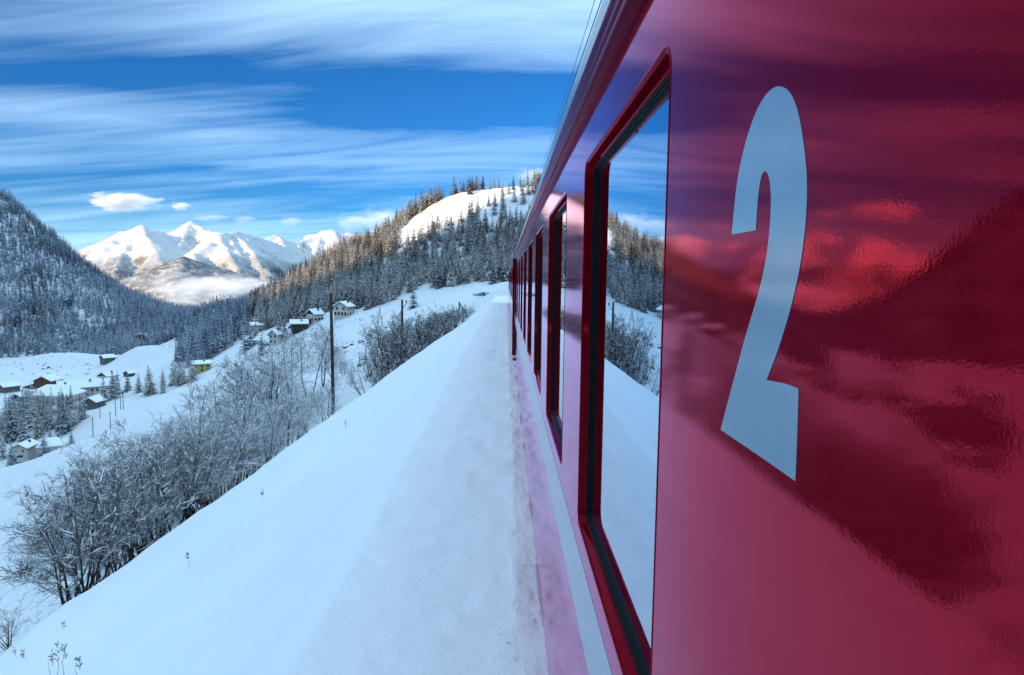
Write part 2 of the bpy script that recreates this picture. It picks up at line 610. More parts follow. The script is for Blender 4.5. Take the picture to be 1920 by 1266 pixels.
# beside and behind the camera
cq((-40, 20, -46), (-70, 40, -54), (-120, 40, -62), (-40, 60, -30), (-25, 90, -16), (-60, 110, -45), (-90, 110, -61), (-78, 100, -61), (-70, 85, -60), (-45, 0, -46), (-120, 0, -62), (-250, 0, -66), (-400, 200, -66),
   (-250, -200, -66), (-60, -200, -50), (60, 40, 10), (60, -100, 10), (60, 120, 10), (150, 250, 40), (200, 100, 60), (1, 92, -2.7), (1, 115, -2.3), (1, 140, -1.6), (-500, 350, -60), (-600, 450, -30), (-450, 0, -60))
CP = np.array(CP)
_d = np.sqrt(((CP[:, None, :2] - CP[None, :, :2]) ** 2).sum(-1) + 15.0 ** 2)
_A = np.zeros((len(CP) + 1, len(CP) + 1))
_A[:-1, :-1] = -_d + np.eye(len(CP)) * 0.0
_A[:-1, -1] = 1
_A[-1, :-1] = 1
_w = np.linalg.solve(_A, np.append(CP[:, 2], 0))


def valley(x, y):
    x = np.asarray(x, float)
    y = np.asarray(y, float)
    z = np.full(np.broadcast(x, y).shape, _w[-1])
    for (a, b_, _), w in zip(CP, _w[:-1]):
        z = z - w * np.sqrt((x - a) ** 2 + (y - b_) ** 2 + 225.0)

    def bumpg(px, py, Y, h, rx_, ry_):
        c = P(px, py, Y)
        return h * np.exp(-((x - c[0]) / rx_) ** 2 - ((y - c[1]) / ry_) ** 2)
    z = z + bumpg(75, 690, 475, 8, 42, 22) + bumpg(130, 690, 480, 5, 30, 20) + bumpg(262, 690, 470, 9, 17, 18)
    d = np.sqrt(x * x + y * y)
    amp = np.clip((d - 60) / 300, 0, 1)
    z = z + amp * (2.2 * fbm(x / 38, y / 38, 21, 4) + 0.8 * fbm(x / 11, y / 11, 31, 2))
    # gullies down the shaded mountain
    mt = np.clip((-x - 330) / 120, 0, 1) * np.clip((y - 560) / 60, 0, 1)
    z = z + mt * 9 * fbm((x * 0.8 + y * 0.6) / 55, (x * -0.6 + y * 0.8) / 160, 41, 3)
    return z


def ground(x, y):
    x = np.asarray(x, float)
    y = np.asarray(y, float)
    a = valley(x, y)
    e = embank(x, y)
    near = np.clip((104 - y) / 22, 0, 1)
    e = np.where(near > 0, e - (1 - near) * 4, -1e3)
    return np.maximum(a, e)


def gz(x, y):
    return float(ground(np.array([x]), np.array([y]))[0])


def on_ground(px, Y, dz=0.0):
    """ground point under photograph column px at depth Y"""
    x = P(px, 560, Y)[0]
    return Vector((x, Y, gz(x, Y) + dz))


def visible(x, y, z, margin=1.5, n=48):
    """sight line from the camera against the ground"""
    ok = np.ones(len(x), bool)
    for k in range(n):
        tt = 0.03 + 0.95 * (k / (n - 1)) ** 0.8
        ok &= ground(x * tt, y * tt) < z * tt + margin
    return ok


# ------------------------------------------------------------------ ground sheets
def spaced(a, b, d0, d1, c=0.0):
    """coordinates from a to b, spacing d0 near c growing to d1"""
    out = [c]
    p = c
    while p < b:
        p += d0 + (d1 - d0) * min(1, abs(p - c) / 300)
        out.append(p)
    p = c
    while p > a:
        p -= d0 + (d1 - d0) * min(1, abs(p - c) / 300)
        out.insert(0, p)
    return np.array(out)


gx = spaced(-1250, 420, 1.2, 4.2, -8)
gy = spaced(-420, 1180, 1.2, 4.2, 30)
GX, GY = np.meshgrid(gx, gy)
GZ = ground(GX, GY)
ex_, eh_ = edge(GY)
under = (GX > ex_ - 1.2) & (GY < 84) & (GX < 3.0)
GZ = np.where(under, GZ - 0.9, GZ)
me = mesh_np('snowy_ground', np.stack([GX, GY, GZ], -1).reshape(-1, 3), grid_faces(len(gy), len(gx)), M_ground, True)
tag(link('snowy_ground', me), kind='structure', label='snow covered valley floor, meadows and hillsides')

# plain far below and beyond, out to the horizon
q = 30000
me = mesh_from('valley_plain', [(-q, -q, -260), (q, -q, -260), (q, q, -260), (-q, q, -260)], [(0, 1, 2, 3)], M_ground)
tag(link('valley_plain', me), kind='structure', label='snowy low ground stretching to the horizon')

# the snow bank beside the track
ys = [-2.0]
while ys[-1] < 88:
    ys.append(ys[-1] + max(0.05, 0.011 * abs(ys[-1])))
ys = np.array(ys)
us = np.concatenate([np.linspace(0, 1, 14)[:-1], np.linspace(1, 2, 44)[:-1], np.linspace(2, 3, 26)[:-1], np.linspace(3, 4, 16)])
YY, UU = np.meshgrid(ys, us, indexing='ij')
EX, _ = edge(YY)
RX = ridge_x(YY)
XX = np.where(UU < 1, EX - 4 * (1 - UU), np.where(UU < 2, EX + (RX - EX) * (UU - 1), np.where(UU < 3, RX + (0.06 - RX) * (UU - 2), 0.06 + 0.24 * (UU - 3))))
ZZ = embank(XX, YY)
wgt = np.exp(-((XX - 0.16) / 0.14) ** 2)
ZZ = ZZ + np.clip((RX - XX) / 1.5, 0, 1) * 0.26 * fbm(XX / 2.8, YY / 3.8, 55, 4)
ZZ = ZZ + 0.04 * fbm(XX / 0.9, YY / 1.6, 51, 3) + 0.012 * fbm(XX / 0.15, YY / 0.25, 61, 3)
ZZ = ZZ + wgt * (0.014 * fbm(XX / 0.09, YY / 0.16, 71, 4) + 0.022 * fbm(XX / 0.3, YY / 0.7, 72, 2))
XX = XX + np.where(XX > 0.06, 0.025 * fbm(YY / 0.5, ZZ / 0.10, 73, 3), 0)
XX = np.where(XX > 0.262, np.minimum(XX + 0.012, 0.30), XX)
hum = np.clip(1 - np.abs(UU - 1.02) / 0.10, 0, 1)
ZZ = ZZ + hum * (0.35 * np.clip(fbm(YY / 2.6, YY * 0 + 8, 77, 3), 0, 1))
me = mesh_np('snow_embankment', np.stack([XX, YY, ZZ], -1).reshape(-1, 3), grid_faces(len(ys), len(us)), M_snow, True)
tag(link('snow_embankment', me), kind='structure', label='steep snow covered embankment falling away from the track')


# ------------------------------------------------------------------ mountains
def seg_field(X, Y, lines, k, base):
    H = np.full(X.shape, float(base))
    D = np.full(X.shape, 1e9)
    for ln in lines:
        pts = [P(*p) for p in ln]
        for a, c in zip(pts[:-1], pts[1:]):
            dx, dy = c[0] - a[0], c[1] - a[1]
            L2 = dx * dx + dy * dy
            tt = np.clip(((X - a[0]) * dx + (Y - a[1]) * dy) / L2, 0, 1)
            d = np.hypot(X - a[0] - tt * dx, Y - a[1] - tt * dy)
            H = np.maximum(H, a[2] + (c[2] - a[2]) * tt - k * d * (1 - 0.00012 * d))
            D = np.minimum(D, d)
    return H, D


def mountain(name, label, x0, x1, y0, y1, step, lines, k, base, mat, amp, wl_, seed):
    xs = np.arange(x0, x1, step)
    yy = np.arange(y0, y1, step)
    X, Y = np.meshgrid(xs, yy)
    wx = 0.16 * wl_ * 4 * fbm(X / wl_ / 2, Y / wl_ / 2, seed, 4)
    wy = 0.16 * wl_ * 4 * fbm(X / wl_ / 2 + 31, Y / wl_ / 2, seed + 9, 4)
    H0, D = seg_field(X, Y, lines, k, base)
    H1, _ = seg_field(X + wx, Y + wy, lines, k, base)
    f = np.clip(D / (wl_ * 0.8), 0, 1)
    H = H0 * (1 - f) + H1 * f
    rg = 1 - np.abs(fbm(X / wl_, Y / wl_, seed + 20, 5, 0.5)) * 2
    H = H + amp * (0.12 + 0.88 * f) * (rg - 0.7) + amp * 0.12 * fbm(X / wl_ * 5, Y / wl_ * 5, seed + 40, 3)
    me = mesh_np(name, np.stack([X, Y, H], -1).reshape(-1, 3), grid_faces(len(yy), len(xs)), mat, True)
    return tag(link(name, me), label, kind='structure')


mountain('snowy_peaks', 'sunlit chain of white alpine peaks closing the end of the valley', -8200, 300, 4700, 9200, 24,
         [[(100, 480, 7000), (165, 462, 7000), (212, 440, 7000), (265, 418, 7000), (300, 434, 7150), (325, 442, 7350), (355, 414, 7700), (388, 431, 7600), (415, 438, 7400)],
          [(265, 418, 7000), (278, 446, 6650), (305, 492, 6100)], [(265, 418, 7000), (238, 458, 6600), (215, 505, 6000)],
          [(355, 414, 7700), (345, 440, 7300), (330, 470, 6800)],
          [(300, 505, 5300), (345, 484, 5500), (385, 458, 5800), (410, 437, 6100), (440, 433, 6400), (470, 440, 6900)],
          [(410, 437, 6100), (428, 470, 5700), (452, 512, 5200)], [(440, 433, 6400), (468, 462, 6000), (497, 505, 5500)],
          [(470, 440, 6900), (490, 447, 7200), (522, 439, 7500), (548, 452, 7500), (580, 447, 7800), (604, 431, 8000), (626, 432, 8000), (670, 440, 8200), (800, 430, 8500)],
          [(300, 434, 7150), (322, 482, 6500)], [(212, 440, 7000), (186, 485, 6400)], [(388, 431, 7600), (402, 462, 7000)], [(425, 435, 6250), (448, 474, 5750)], [(455, 437, 6600), (487, 474, 6100)],
          [(560, 450, 7600), (560, 492, 6900)], [(626, 432, 8000), (645, 480, 7300)], [(365, 472, 5600), (372, 520, 5200)], [(250, 427, 7000), (256, 470, 6500)],
          [(522, 439, 7500), (538, 470, 7000), (522, 510, 6300)], [(604, 431, 8000), (590, 470, 7400), (575, 505, 6800)]],
         0.74, -160, M_far, 170, 330, 101)
mountain('wooded_mountain', 'dark forested mountain standing before the white peaks', -3900, -1200, 3300, 5200, 22,
         [[(205, 548, 4300), (250, 527, 4300), (300, 503, 4350), (345, 480, 4400), (380, 492, 4500), (430, 506, 4600), (480, 522, 4700)],
          [(345, 480, 4400), (330, 520, 4000), (320, 560, 3700)]],
         0.5, -160, M_dark, 45, 260, 131)

# unseen mountain behind the camera, its crest shaped to cast the valley's shade line
TE = math.tan(SUN_EL)
W0 = 760.0
bnd = [(485, 578, 430), (560, 548, 420), (650, 520, 415), (700, 490, 415), (745, 472, 425), (800, 448, 432), (850, 418, 440), (900, 392, 450), (955, 366, 470), (990, 350, 490)]
cu, chh = [], []
for p in bnd:
    w = P(*p)
    cu.append(w[0] * 0.8 - w[1] * 0.6)
    chh.append(w[2] + (W0 - (w[0] * sx + w[1] * sy)) * TE)
order = np.argsort(cu)
cu = list(np.array(cu)[order])
chh = list(np.array(chh)[order])
cu = [-2400, -1500, -1000, -700, -560, cu[0] - 22] + cu + [cu[-1] + 60, 0, 400, 900, 1600]
chh = [100, 470, 520, 470, 380, chh[0] + 45] + chh + [chh[-1] + 45, 400, 430, 380, 200]
uu = np.arange(-2400, 1600, 14.0)
ww = np.arange(-420, 900, 16.0)
UG, WG = np.meshgrid(uu, ww)
top = np.interp(UG, cu, chh)
HG = top - 0.62 * np.abs(WG) * (1 + 0.12 * fbm(UG / 120, WG / 120, 151, 3)) + np.clip(np.abs(WG) / 100, 0, 1) * 18 * fbm(UG / 90, WG / 90, 161, 4)
XG = UG * 0.8 + (WG + W0) * sx
YG = UG * -0.6 + (WG + W0) * sy
me = mesh_np('shade_casting_mountain', np.stack([XG, YG, np.maximum(HG, -120)], -1).reshape(-1, 3), grid_faces(len(ww), len(uu)), M_shade, True)
tag(link('shade_casting_mountain', me), 'unseen high wooded mountain shaped to cast its shade over the valley', kind='structure')

# ------------------------------------------------------------------ the train
WX = 0.29
PITCH, WIN_W = 1.949, 1.20
Z0, Z1 = -0.936, 0.426
WB, WT = -2.75, 0.62


def rrect(y0, y1, z0, z1, r, inset=0.0, n=7):
    """rounded rectangle loop in the wall plane: list of (y, z, corner index)"""
    y0, y1, z0, z1 = y0 + inset, y1 - inset, z0 + inset, z1 - inset
    r = max(r - inset, 0.004)
    out = []
    for ci, (cy, cz, a0) in enumerate(((y1 - r, z1 - r, 0), (y0 + r, z1 - r, 90), (y0 + r, z0 + r, 180), (y1 - r, z0 + r, 270))):
        for k in range(n):
            a = math.radians(a0 + 90 * k / (n - 1))
            out.append((cy + r * math.cos(a), cz + r * math.sin(a), ci))
    return out


def loft(rings, mat, name, parent, smooth=False):
    v, f = [], []
    n = len(rings[0][1])
    for X, lp in rings:
        v += [(X, p[0], p[1]) for p in lp]
    for i in range(len(rings) - 1):
        for k in range(n):
            k2 = (k + 1) % n
            f.append((i * n + k, (i + 1) * n + k, (i + 1) * n + k2, i * n + k2))
    return link(name, mesh_from(name, v, f, mat, smooth), parent)


GUT = [(.2905, .598), (.264, .604), (.2605, .612), (.2605, .625), (.264, .632), (.262, .640), (.258, .648), (.2605, .656), (.2585, .672), (.2545, .684), (.2535, .694), (.2575, .700)]
ROOF = [(.2575, .7015), (.262, .735), (.2675, .772), (.275, .81), (.30, .865), (.36, .93), (.5, 1.0), (.8, 1.08), (1.2, 1.12), (1.64, 1.13), (2.1, 1.12), (2.6, 1.05), (2.9, .93), (2.98, .70), (2.98, WB)]


def sweep(prof, y0, y1, dy, mat, name, parent, wob=0.0):
    n = max(2, int((y1 - y0) / dy) + 1)
    yy = np.linspace(y0, y1, n)
    v = []
    for y in yy:
        for i, (a, c) in enumerate(prof):
            ww_ = wob * (fbm(np.array([y * 2.0]), np.array([i * 0.8]), 91, 4)[0])
            v.append((a + ww_ * 0.5, y, c + ww_))
    return link(name, mesh_np(name, np.array(v), grid_faces(n, len(prof)), mat), parent)


def carriage(y_start, y_end, wins, label, near):
    root = empty('railway_carriage', (0, 0, 0))
    tag(root, label, 'train carriage', 'red railway carriages')
    # body side: one panel with the window openings cut out
    v, f = [], []
    ycur = y_start

    def quad(a, c, za, zb):
        b0 = len(v)
        v.extend([(WX, a, za), (WX, c, za), (WX, c, zb), (WX, a, zb)])
        f.append((b0 + 3, b0 + 2, b0 + 1, b0))
    for (a, c) in wins:
        quad(ycur, a - 0.25, WB, WT)
        hole = rrect(a, c, Z0, Z1, 0.055)
        cor = [(c + 0.25, WT), (a - 0.25, WT), (a - 0.25, WB), (c + 0.25, WB)]
        b0 = len(v)
        n = len(hole)
        v.extend([(WX, p[0], p[1]) for p in hole])
        v.extend([(WX, *q_) for q_ in cor])
        for k in range(n):
            k2 = (k + 1) % n
            c1, c2 = hole[k][2], hole[k2][2]
            if c1 == c2:
                f.append((b0 + k, b0 + k2, b0 + n + c1))
            else:
                f.append((b0 + k, b0 + k2, b0 + n + c2, b0 + n + c1))
        ycur = c + 0.25
    quad(ycur, y_end, WB, WT)
    # end walls
    for y in (y_start, y_end):
        b0 = len(v)
        v.extend([(WX, y, WB), (2.98, y, WB), (2.98, y, .70), (2.6, y, 1.05), (1.64, y, 1.13), (.5, y, 1.0), (.28, y, .81), (WX, y, WT)])
        f.append(tuple(range(b0, b0 + 8)) if y == y_end else tuple(range(b0, b0 + 8))[::-1])
    body = link('body_side', mesh_from('body_side', v, f, M_red), root)
    sweep(GUT, y_start, y_end, 0.05 if near else 0.5, M_gut, 'rain_gutter', root, 0.0035)
    sweep(ROOF, y_start, y_end, 0.5, M_roof, 'roof', root)
    for (a, c) in wins:
        def rg(ins, r=0.055):
            return rrect(a, c, Z0, Z1, r, ins)
        fr = loft([(.2902, rg(-0.006)), (.2888, rg(-0.004)), (.2884, rg(-0.001)), (.2892, rg(0.003)), (.295, rg(0.007)), (.316, rg(0.013)), (.320, rg(0.016))], M_redf, 'window', root)
        loft([(.3202, rg(0.0155)), (.3185, rg(0.018)), (.3185, rg(0.022)), (.322, rg(0.025)), (.3245, rg(0.025)), (.3235, rg(0.028)), (.3275, rg(0.031)), (.330, rg(0.031)), (.329, rg(0.035)), (.333, rg(0.038)),
              (.3355, rg(0.038))], M_rubber, 'rubber_gasket', fr)
        lp = rg(0.034)
        pane = link('pane', mesh_from('pane', [(.334, p[0], p[1]) for p in lp], [tuple(range(len(lp)))[::-1]], M_pane), fr)
        pane.data.update()
    # pale stripe below the windows, a film proud of the paint
    MB().box(WX - 0.0015, WX + 0.001, max(y_start + 0.05, -0.5), y_end - 0.05, -1.30, -1.03).build('waist_stripe', M_decal, root)
    return root


wins = [(2.41 + PITCH * i - WIN_W - 0.035, 2.41 + PITCH * i) for i in range(0, 9)]
car = carriage(-1.6, 20.3, wins, 'glossy red carriage filling the near side with a large pale numeral 2', True)
car2 = carriage(21.3, 41.0, [(22.6 + PITCH * i, 23.8 + PITCH * i) for i in range(0, 9)], 'red carriage farther up the train, coupled ahead of the numbered one', False)

car3 = carriage(42.0, 62.0, [(43.3 + PITCH * i, 44.5 + PITCH * i) for i in range(0, 9)], 'farthest red carriage in view, a sliver at the head of the train', False)
# doorway pillar at the far end of the near carriage
MB().box(.222, .289, 20.02, 20.24, -2.7, .60).build('door_pillar', M_redf, car)
MB().box(.2205, .2222, 20.015, 20.235, -1.30, -1.03).build('pillar_stripe', M_decal, car)
hb = MB()
hb.tube([(.235, 19.2, -1.55), (.235, 19.2, -2.15)], .016, 6)
hb.tube([(.29, 19.2, -1.60), (.235, 19.2, -1.60)], .014, 6).tube([(.29, 19.2, -2.1), (.235, 19.2, -2.1)], .014, 6)
hb.build('grab_handle', M_wire, car)
MB().box(.232, .29, 18.7, 19.1, -2.42, -2.37).build('footstep', M_wire, car)
gw = MB()
for i in range(7):
    gw.box(.75 + 0.03 * (i % 2), 2.5, 20.3 + i * 0.143, 20.3 + (i + 1) * 0.143, -2.0, .5)
gw.build('gangway_bellows', M_rubber, car)

# the numeral
two = [(1373, 440), (1377, 395), (1383, 342), (1391, 300), (1401, 260), (1413, 224), (1425, 197), (1438, 177), (1450, 166), (1461, 162), (1472, 165), (1484, 177), (1494, 200), (1502, 233),
       (1508.5, 275), (1513, 320), (1514, 362), (1512, 410), (1507, 460), (1499, 510), (1488, 560), (1474, 610), (1458, 660), (1438, 713), (1456, 716), (1478, 721), (1498, 729), (1496, 800), (1492, 902),
       (1420, 852), (1352, 806), (1360, 775), (1380, 700), (1399, 630), (1414, 580), (1428, 530), (1438, 480), (1443, 440), (1446, 400), (1446.5, 370), (1445, 345), (1441, 327), (1436, 321),
       (1430.5, 326), (1425.5, 345), (1421, 385), (1418, 432)]
corner = {0, 23, 26, 28, 30, 46}
pts = [wallpt(px, py, WX)[1:] for px, py in two]
sm = []
n2 = len(pts)
for i in range(n2):
    p0, p1, p2, p3 = pts[i - 1], pts[i], pts[(i + 1) % n2], pts[(i + 2) % n2]
    if i in corner:
        p0 = p1
    if (i + 1) % n2 in corner:
        p3 = p2
    for k in range(4):
        s_ = k / 4
        sm.append(0.5 * ((2 * p1) + (p2 - p0) * s_ + (2 * p0 - 5 * p1 + 4 * p2 - p3) * s_ * s_ + (3 * p1 - p0 - 3 * p2 + p3) * s_ ** 3))
bm = bmesh.new()
vs = [bm.verts.new((WX - 0.0007, p[0], p[1])) for p in sm]
fc = bm.faces.new(vs)
bm.normal_update()
ret = bmesh.ops.extrude_face_region(bm, geom=[fc])
bmesh.ops.translate(bm, vec=(0.0005, 0, 0), verts=[e for e in ret['geom'] if isinstance(e, bmesh.types.BMVert)])
bmesh.ops.triangulate(bm, faces=[f for f in bm.faces if len(f.verts) > 4])
bmesh.ops.recalc_face_normals(bm, faces=bm.faces)
me = bpy.data.meshes.new('numeral')
bm.to_mesh(me)
me.materials.append(M_decal)
num = link('numeral', me, car)
num['label'] = 'large pale blue-grey numeral 2'

# overhead line above the roof
w1 = MB()
for i in range(40):
    ya, yb = -4 + i * 1.7, -4 + (i + 1) * 1.7
    w1.tube([(0.985, ya, 2.95), (0.985, yb, 2.95)], 0.0065, 5, False)
tag(w1.build('overhead_wire', M_wire), 'thin dark overhead line running above the carriage roof', 'wire')
w2 = MB()
for i in range(24):
    ya, yb = -4 + i * 1.9, -4 + (i + 1) * 1.9
    w2.tube([(1.15 - 0.004 * ya, ya, 3.42 + 0.002 * (ya - 18) ** 2), (1.15 - 0.004 * yb, yb, 3.42 + 0.002 * (yb - 18) ** 2)], 0.0045, 5, False)
tag(w2.build('support_wire', M_wire), 'finer support cable sagging above the overhead line', 'wire')


# ------------------------------------------------------------------ conifers
def conifer(rs, H, R, whorls, k, droop, wide, t0=0.10, power=0.85, trunk_r=0.02, sides=4):
    """crown (v,f) and trunk (v,f); branches are bent pointed sprays in ragged whorls"""
    v, f = [], []
    for i in range(whorls):
        t_ = t0 + (0.97 - t0) * (i + rs.uniform(-.3, .3)) / (whorls - 1)
        t_ = min(max(t_, t0 * 0.9), 0.98)
        rr = R * (1 - t_) ** power * rs.uniform(.75, 1.2) + 0.02 * H
        a0 = rs.uniform(0, 6.28)
        for j in range(k):
            a = a0 + 6.283 * j / k + rs.uniform(-.35, .35)
            r = rr * rs.uniform(.65, 1.15)
            ca, sa = math.cos(a), math.sin(a)
            z = t_ * H + rs.uniform(-.01, .01) * H
            w = wide * r
            zt = z - droop * r * rs.uniform(.6, 1.3)
            zm = z - droop * r * 0.35 + 0.05 * r
            b = len(v)
            v += [(0, 0, z + 0.015 * H), (ca * r * .55 - sa * w, sa * r * .55 + ca * w, zm - 0.22 * w), (ca * r, sa * r, zt), (ca * r * .55 + sa * w, sa * r * .55 - ca * w, zm - 0.22 * w), (ca * r * .55, sa * r * .55, zm + 0.10 * w)]
            f += [(b, b + 1, b + 4), (b + 1, b + 2, b + 4), (b + 2, b + 3, b + 4), (b + 3, b, b + 4)]
    b = len(v)
    tr = 0.035 * H * 0.4
    v += [(tr, 0, .9 * H), (-tr * .5, tr, .9 * H), (-tr * .5, -tr, .9 * H), (0, 0, 1.02 * H)]
    f += [(b, b + 1, b + 3), (b + 1, b + 2, b + 3), (b + 2, b, b + 3)]
    tv, tf = [], []
    r0 = trunk_r * H
    for zz, r in ((-0.08 * H, r0), (.5 * H, r0 * .6), (.96 * H, r0 * .12)):
        for j in range(sides):
            tv.append((r * math.cos(6.283 * j / sides), r * math.sin(6.283 * j / sides), zz))
    for i in range(2):
        for j in range(sides):
            a, c = i * sides + j, i * sides + (j + 1) % sides
            tf += [(a, c, c + sides), (a, c + sides, a + sides)]
    return (np.array(v), np.array(f)), (np.array(tv), np.array(tf))


rsT = np.random.RandomState(5)
SPR = [conifer(rsT, 1.0, rsT.uniform(.19, .25), 15, 9, .42, .28, .06) for _ in range(5)]       # unit height
LAR = [conifer(rsT, 1.0, rsT.uniform(.19, .26), 15, 8, .40, .18, .08, .7, .010) for _ in range(6)]
FAR = [conifer(rsT, 1.0, rsT.uniform(.15, .21), 8, 6, .85, .30, .05, .7, .010, 3) for _ in range(6)]


def joined(name, crown, trunk, mats):
    (cv_, cf_), (tv_, tf_) = crown, trunk
    return mesh_np(name, np.vstack([cv_, tv_]), np.vstack([cf_, tf_ + len(cv_)]), mats, mat_idx=[0] * len(cf_) + [1] * len(tf_))


M_trunk = plain('conifer_bark', (0.05, 0.042, 0.04), 0.9, 0.1)
spr_small = [joined('spruce_tree', c, t_, [M_spruce, M_trunk]) for c, t_ in SPR]
lar_small = [joined('larch_tree', c, t_, [M_larch, M_trunk]) for c, t_ in LAR]
spr_crown = [mesh_np('crown', *c, M_spruce) for c, _ in SPR]
spr_trunk = [mesh_np('trunk', *t_, M_trunk) for _, t_ in SPR]
lar_crown = [mesh_np('crown', *c, M_larch) for c, _ in LAR]
lar_trunk = [mesh_np('trunk', *t_, M_trunk) for _, t_ in LAR]
ptr = MB().box(-.01, .01, -.01, .01, 0, .01)


def tree(kind, loc, H, label, group, parts=False, widen=1.0):
    i = rnd.randrange(5)
    sm_, cr, tr = (spr_small, spr_crown, spr_trunk) if kind == 'spruce' else (lar_small, lar_crown, lar_trunk)
    if parts:
        o = empty(kind + '_tree', loc, rnd.uniform(0, 6.28))
        link('crown', cr[i], o)
        link('trunk', tr[i], o)
    else:
        o = link(kind + '_tree', sm_[i], None, loc)
        o.rotation_euler = (0, 0, rnd.uniform(0, 6.28))
    o.scale = (H * widen, H * widen, H)
    return tag(o, label, kind, group)


# lone and clustered conifers one can pick out (photograph column, depth, height, kind, label)
SINGLE = [
    (775, 285, 11.5, 'spruce', 'snow dusted spruce standing alone on the open slope by the dark pole', 1.35),
    (672, 312, 13.5, 'spruce', 'dark spruce at the wood edge beside the big white farmhouse', 1.1),
    (478, 330, 13, 'spruce', 'frosted spruce above the hut on the meadow rim', 1.1),
    (488, 292, 10, 'spruce', 'small spruce on the rocky meadow below the chalets', 1.2),
    (522, 305, 16, 'spruce', 'tall dark spruce screening the small white house', 1.2),
    (532, 303, 13, 'spruce', 'second dark spruce against the small white house', 1.2),
    (456, 322, 14, 'spruce', 'dark spruce beside the snow roofed house in the wood', 1.1),
    (468, 326, 13, 'spruce', 'slim spruce behind the snow roofed house in the wood', 1.0),
    (662, 118, 3.4, 'spruce', 'young spruce at the foot of the thicket, nearest the pole', 1.2),
    (673, 121, 4.2, 'spruce', 'middle young spruce of the three beside the thicket', 1.1),
    (684, 124, 4.6, 'spruce', 'tallest young spruce of the three beside the thicket', 1.1),
    (204, 318, 14.5, 'spruce', 'dark spruce on the track bank behind the grey gabled hut', 1.2),
    (186, 312, 13.5, 'spruce', 'dark spruce close to the gable of the grey hut', 1.2),
    (213, 330, 13, 'spruce', 'spruce with snowy tiers behind the bank of poles', 1.2),
    (232, 335, 11, 'spruce', 'short broad spruce at the top of the pole bank', 1.3),
    (272, 300, 14, 'spruce', 'dark pair spruce at the edge of the alder crowns', 1.1),
    (67, 236, 10.5, 'spruce', 'dark spruce between the two white village houses', 1.2),
    (32, 248, 16, 'spruce', 'tall dark spruce rising behind the tall white house', 1.3),
    (108, 262, 17, 'spruce', 'slender dark spruce behind the house with the hipped snow roof', 0.9),
    (4, 225, 9.5, 'spruce', 'snow laden spruce at the meadow edge below the tall white house', 1.3),
    (6, 262, 17, 'spruce', 'dark spruce at the border of the village wood', 1.1),
    (47, 275, 13, 'spruce', 'short dark spruce in the village wood above the roofs', 1.0),
]
for c, Y, H, kd, lab, wd in SINGLE:
    tree(kd, on_ground(c, Y, -0.2), H, lab, None, True, wd)

# village larches in front of and behind the houses
for k in range(120):
    c, Y = rnd.uniform(-40, 190), rnd.uniform(238, 305)
    if 8 < c < 112 and Y < 262:
        Y = rnd.uniform(258, 300)
    if c > 130 and Y < 262:
        continue
    if 148 < c < 186 and Y < 290:
        continue
    hh = rnd.uniform(5, 12.5) if c > 60 else rnd.uniform(8, 16)
    if rnd.random() < .3:
        tree('spruce', on_ground(c, Y, -0.3), hh, 'small dark spruce scattered in the village wood below the hotel', 'village spruces', False, 1.05)
    else:
        tree('larch', on_ground(c, Y, -0.3), hh, 'frosted larch in the village wood between the hotel and the white houses', 'village larches', False, 1.0)
for k in range(16):
    c, Y = rnd.uniform(250, 360), rnd.uniform(285, 330)
    tree('larch', on_ground(c, Y, -0.3), rnd.uniform(8, 13), 'frosted larch on the bank below the yellow house', 'larches below the yellow house', False, 1.2)

# --- the woods: candidates on the ground, sorted by how large they show
YB = np.array([(-200, 676), (0, 672), (60, 668), (150, 664), (200, 678), (290, 672), (330, 690), (372, 690), (400, 672), (470, 628), (560, 600), (600, 590), (650, 575), (690, 582), (780, 548), (850, 536), (900, 530), (960, 535), (1100, 535), (1500, 520)])
TOPP = [(738, 478), (752, 440), (768, 415), (800, 392), (838, 368), (990, 340), (1010, 356), (950, 372), (890, 398), (840, 428), (800, 448), (765, 470)]


def inpoly(px, py, poly):
    c = np.zeros(px.shape, bool)
    j = len(poly) - 1
    for i in range(len(poly)):
        xi, yi = poly[i]
        xj, yj = poly[j]
        c ^= ((yi > py) != (yj > py)) & (px < (xj - xi) * (py - yi) / (yj - yi + 1e-9) + xi)
        j = i
    return c


sp_ = 3.4
cx, cyy = np.meshgrid(np.arange(-900, 260, sp_), np.arange(300, 960, sp_))
cx = (cx + RS.uniform(-.5, .5, cx.shape) * sp_).ravel()
cyy = (cyy + RS.uniform(-.5, .5, cyy.shape) * sp_).ravel()
czz = ground(cx, cyy)
ppx, ppy = pix(cx, cyy, czz)
okm = (ppx > -160) & (ppx < 1420) & (ppy < np.interp(ppx, YB[:, 0], YB[:, 1])) & (cyy > 300)
leftm = (cx < -0.47 * cyy) & (cyy > 520)
okm &= (cyy > 520) | (ppx > 330)
bare = inpoly(ppx, ppy, TOPP)
okm &= ~(bare & (RS.uniform(size=cx.shape) > 0.03))
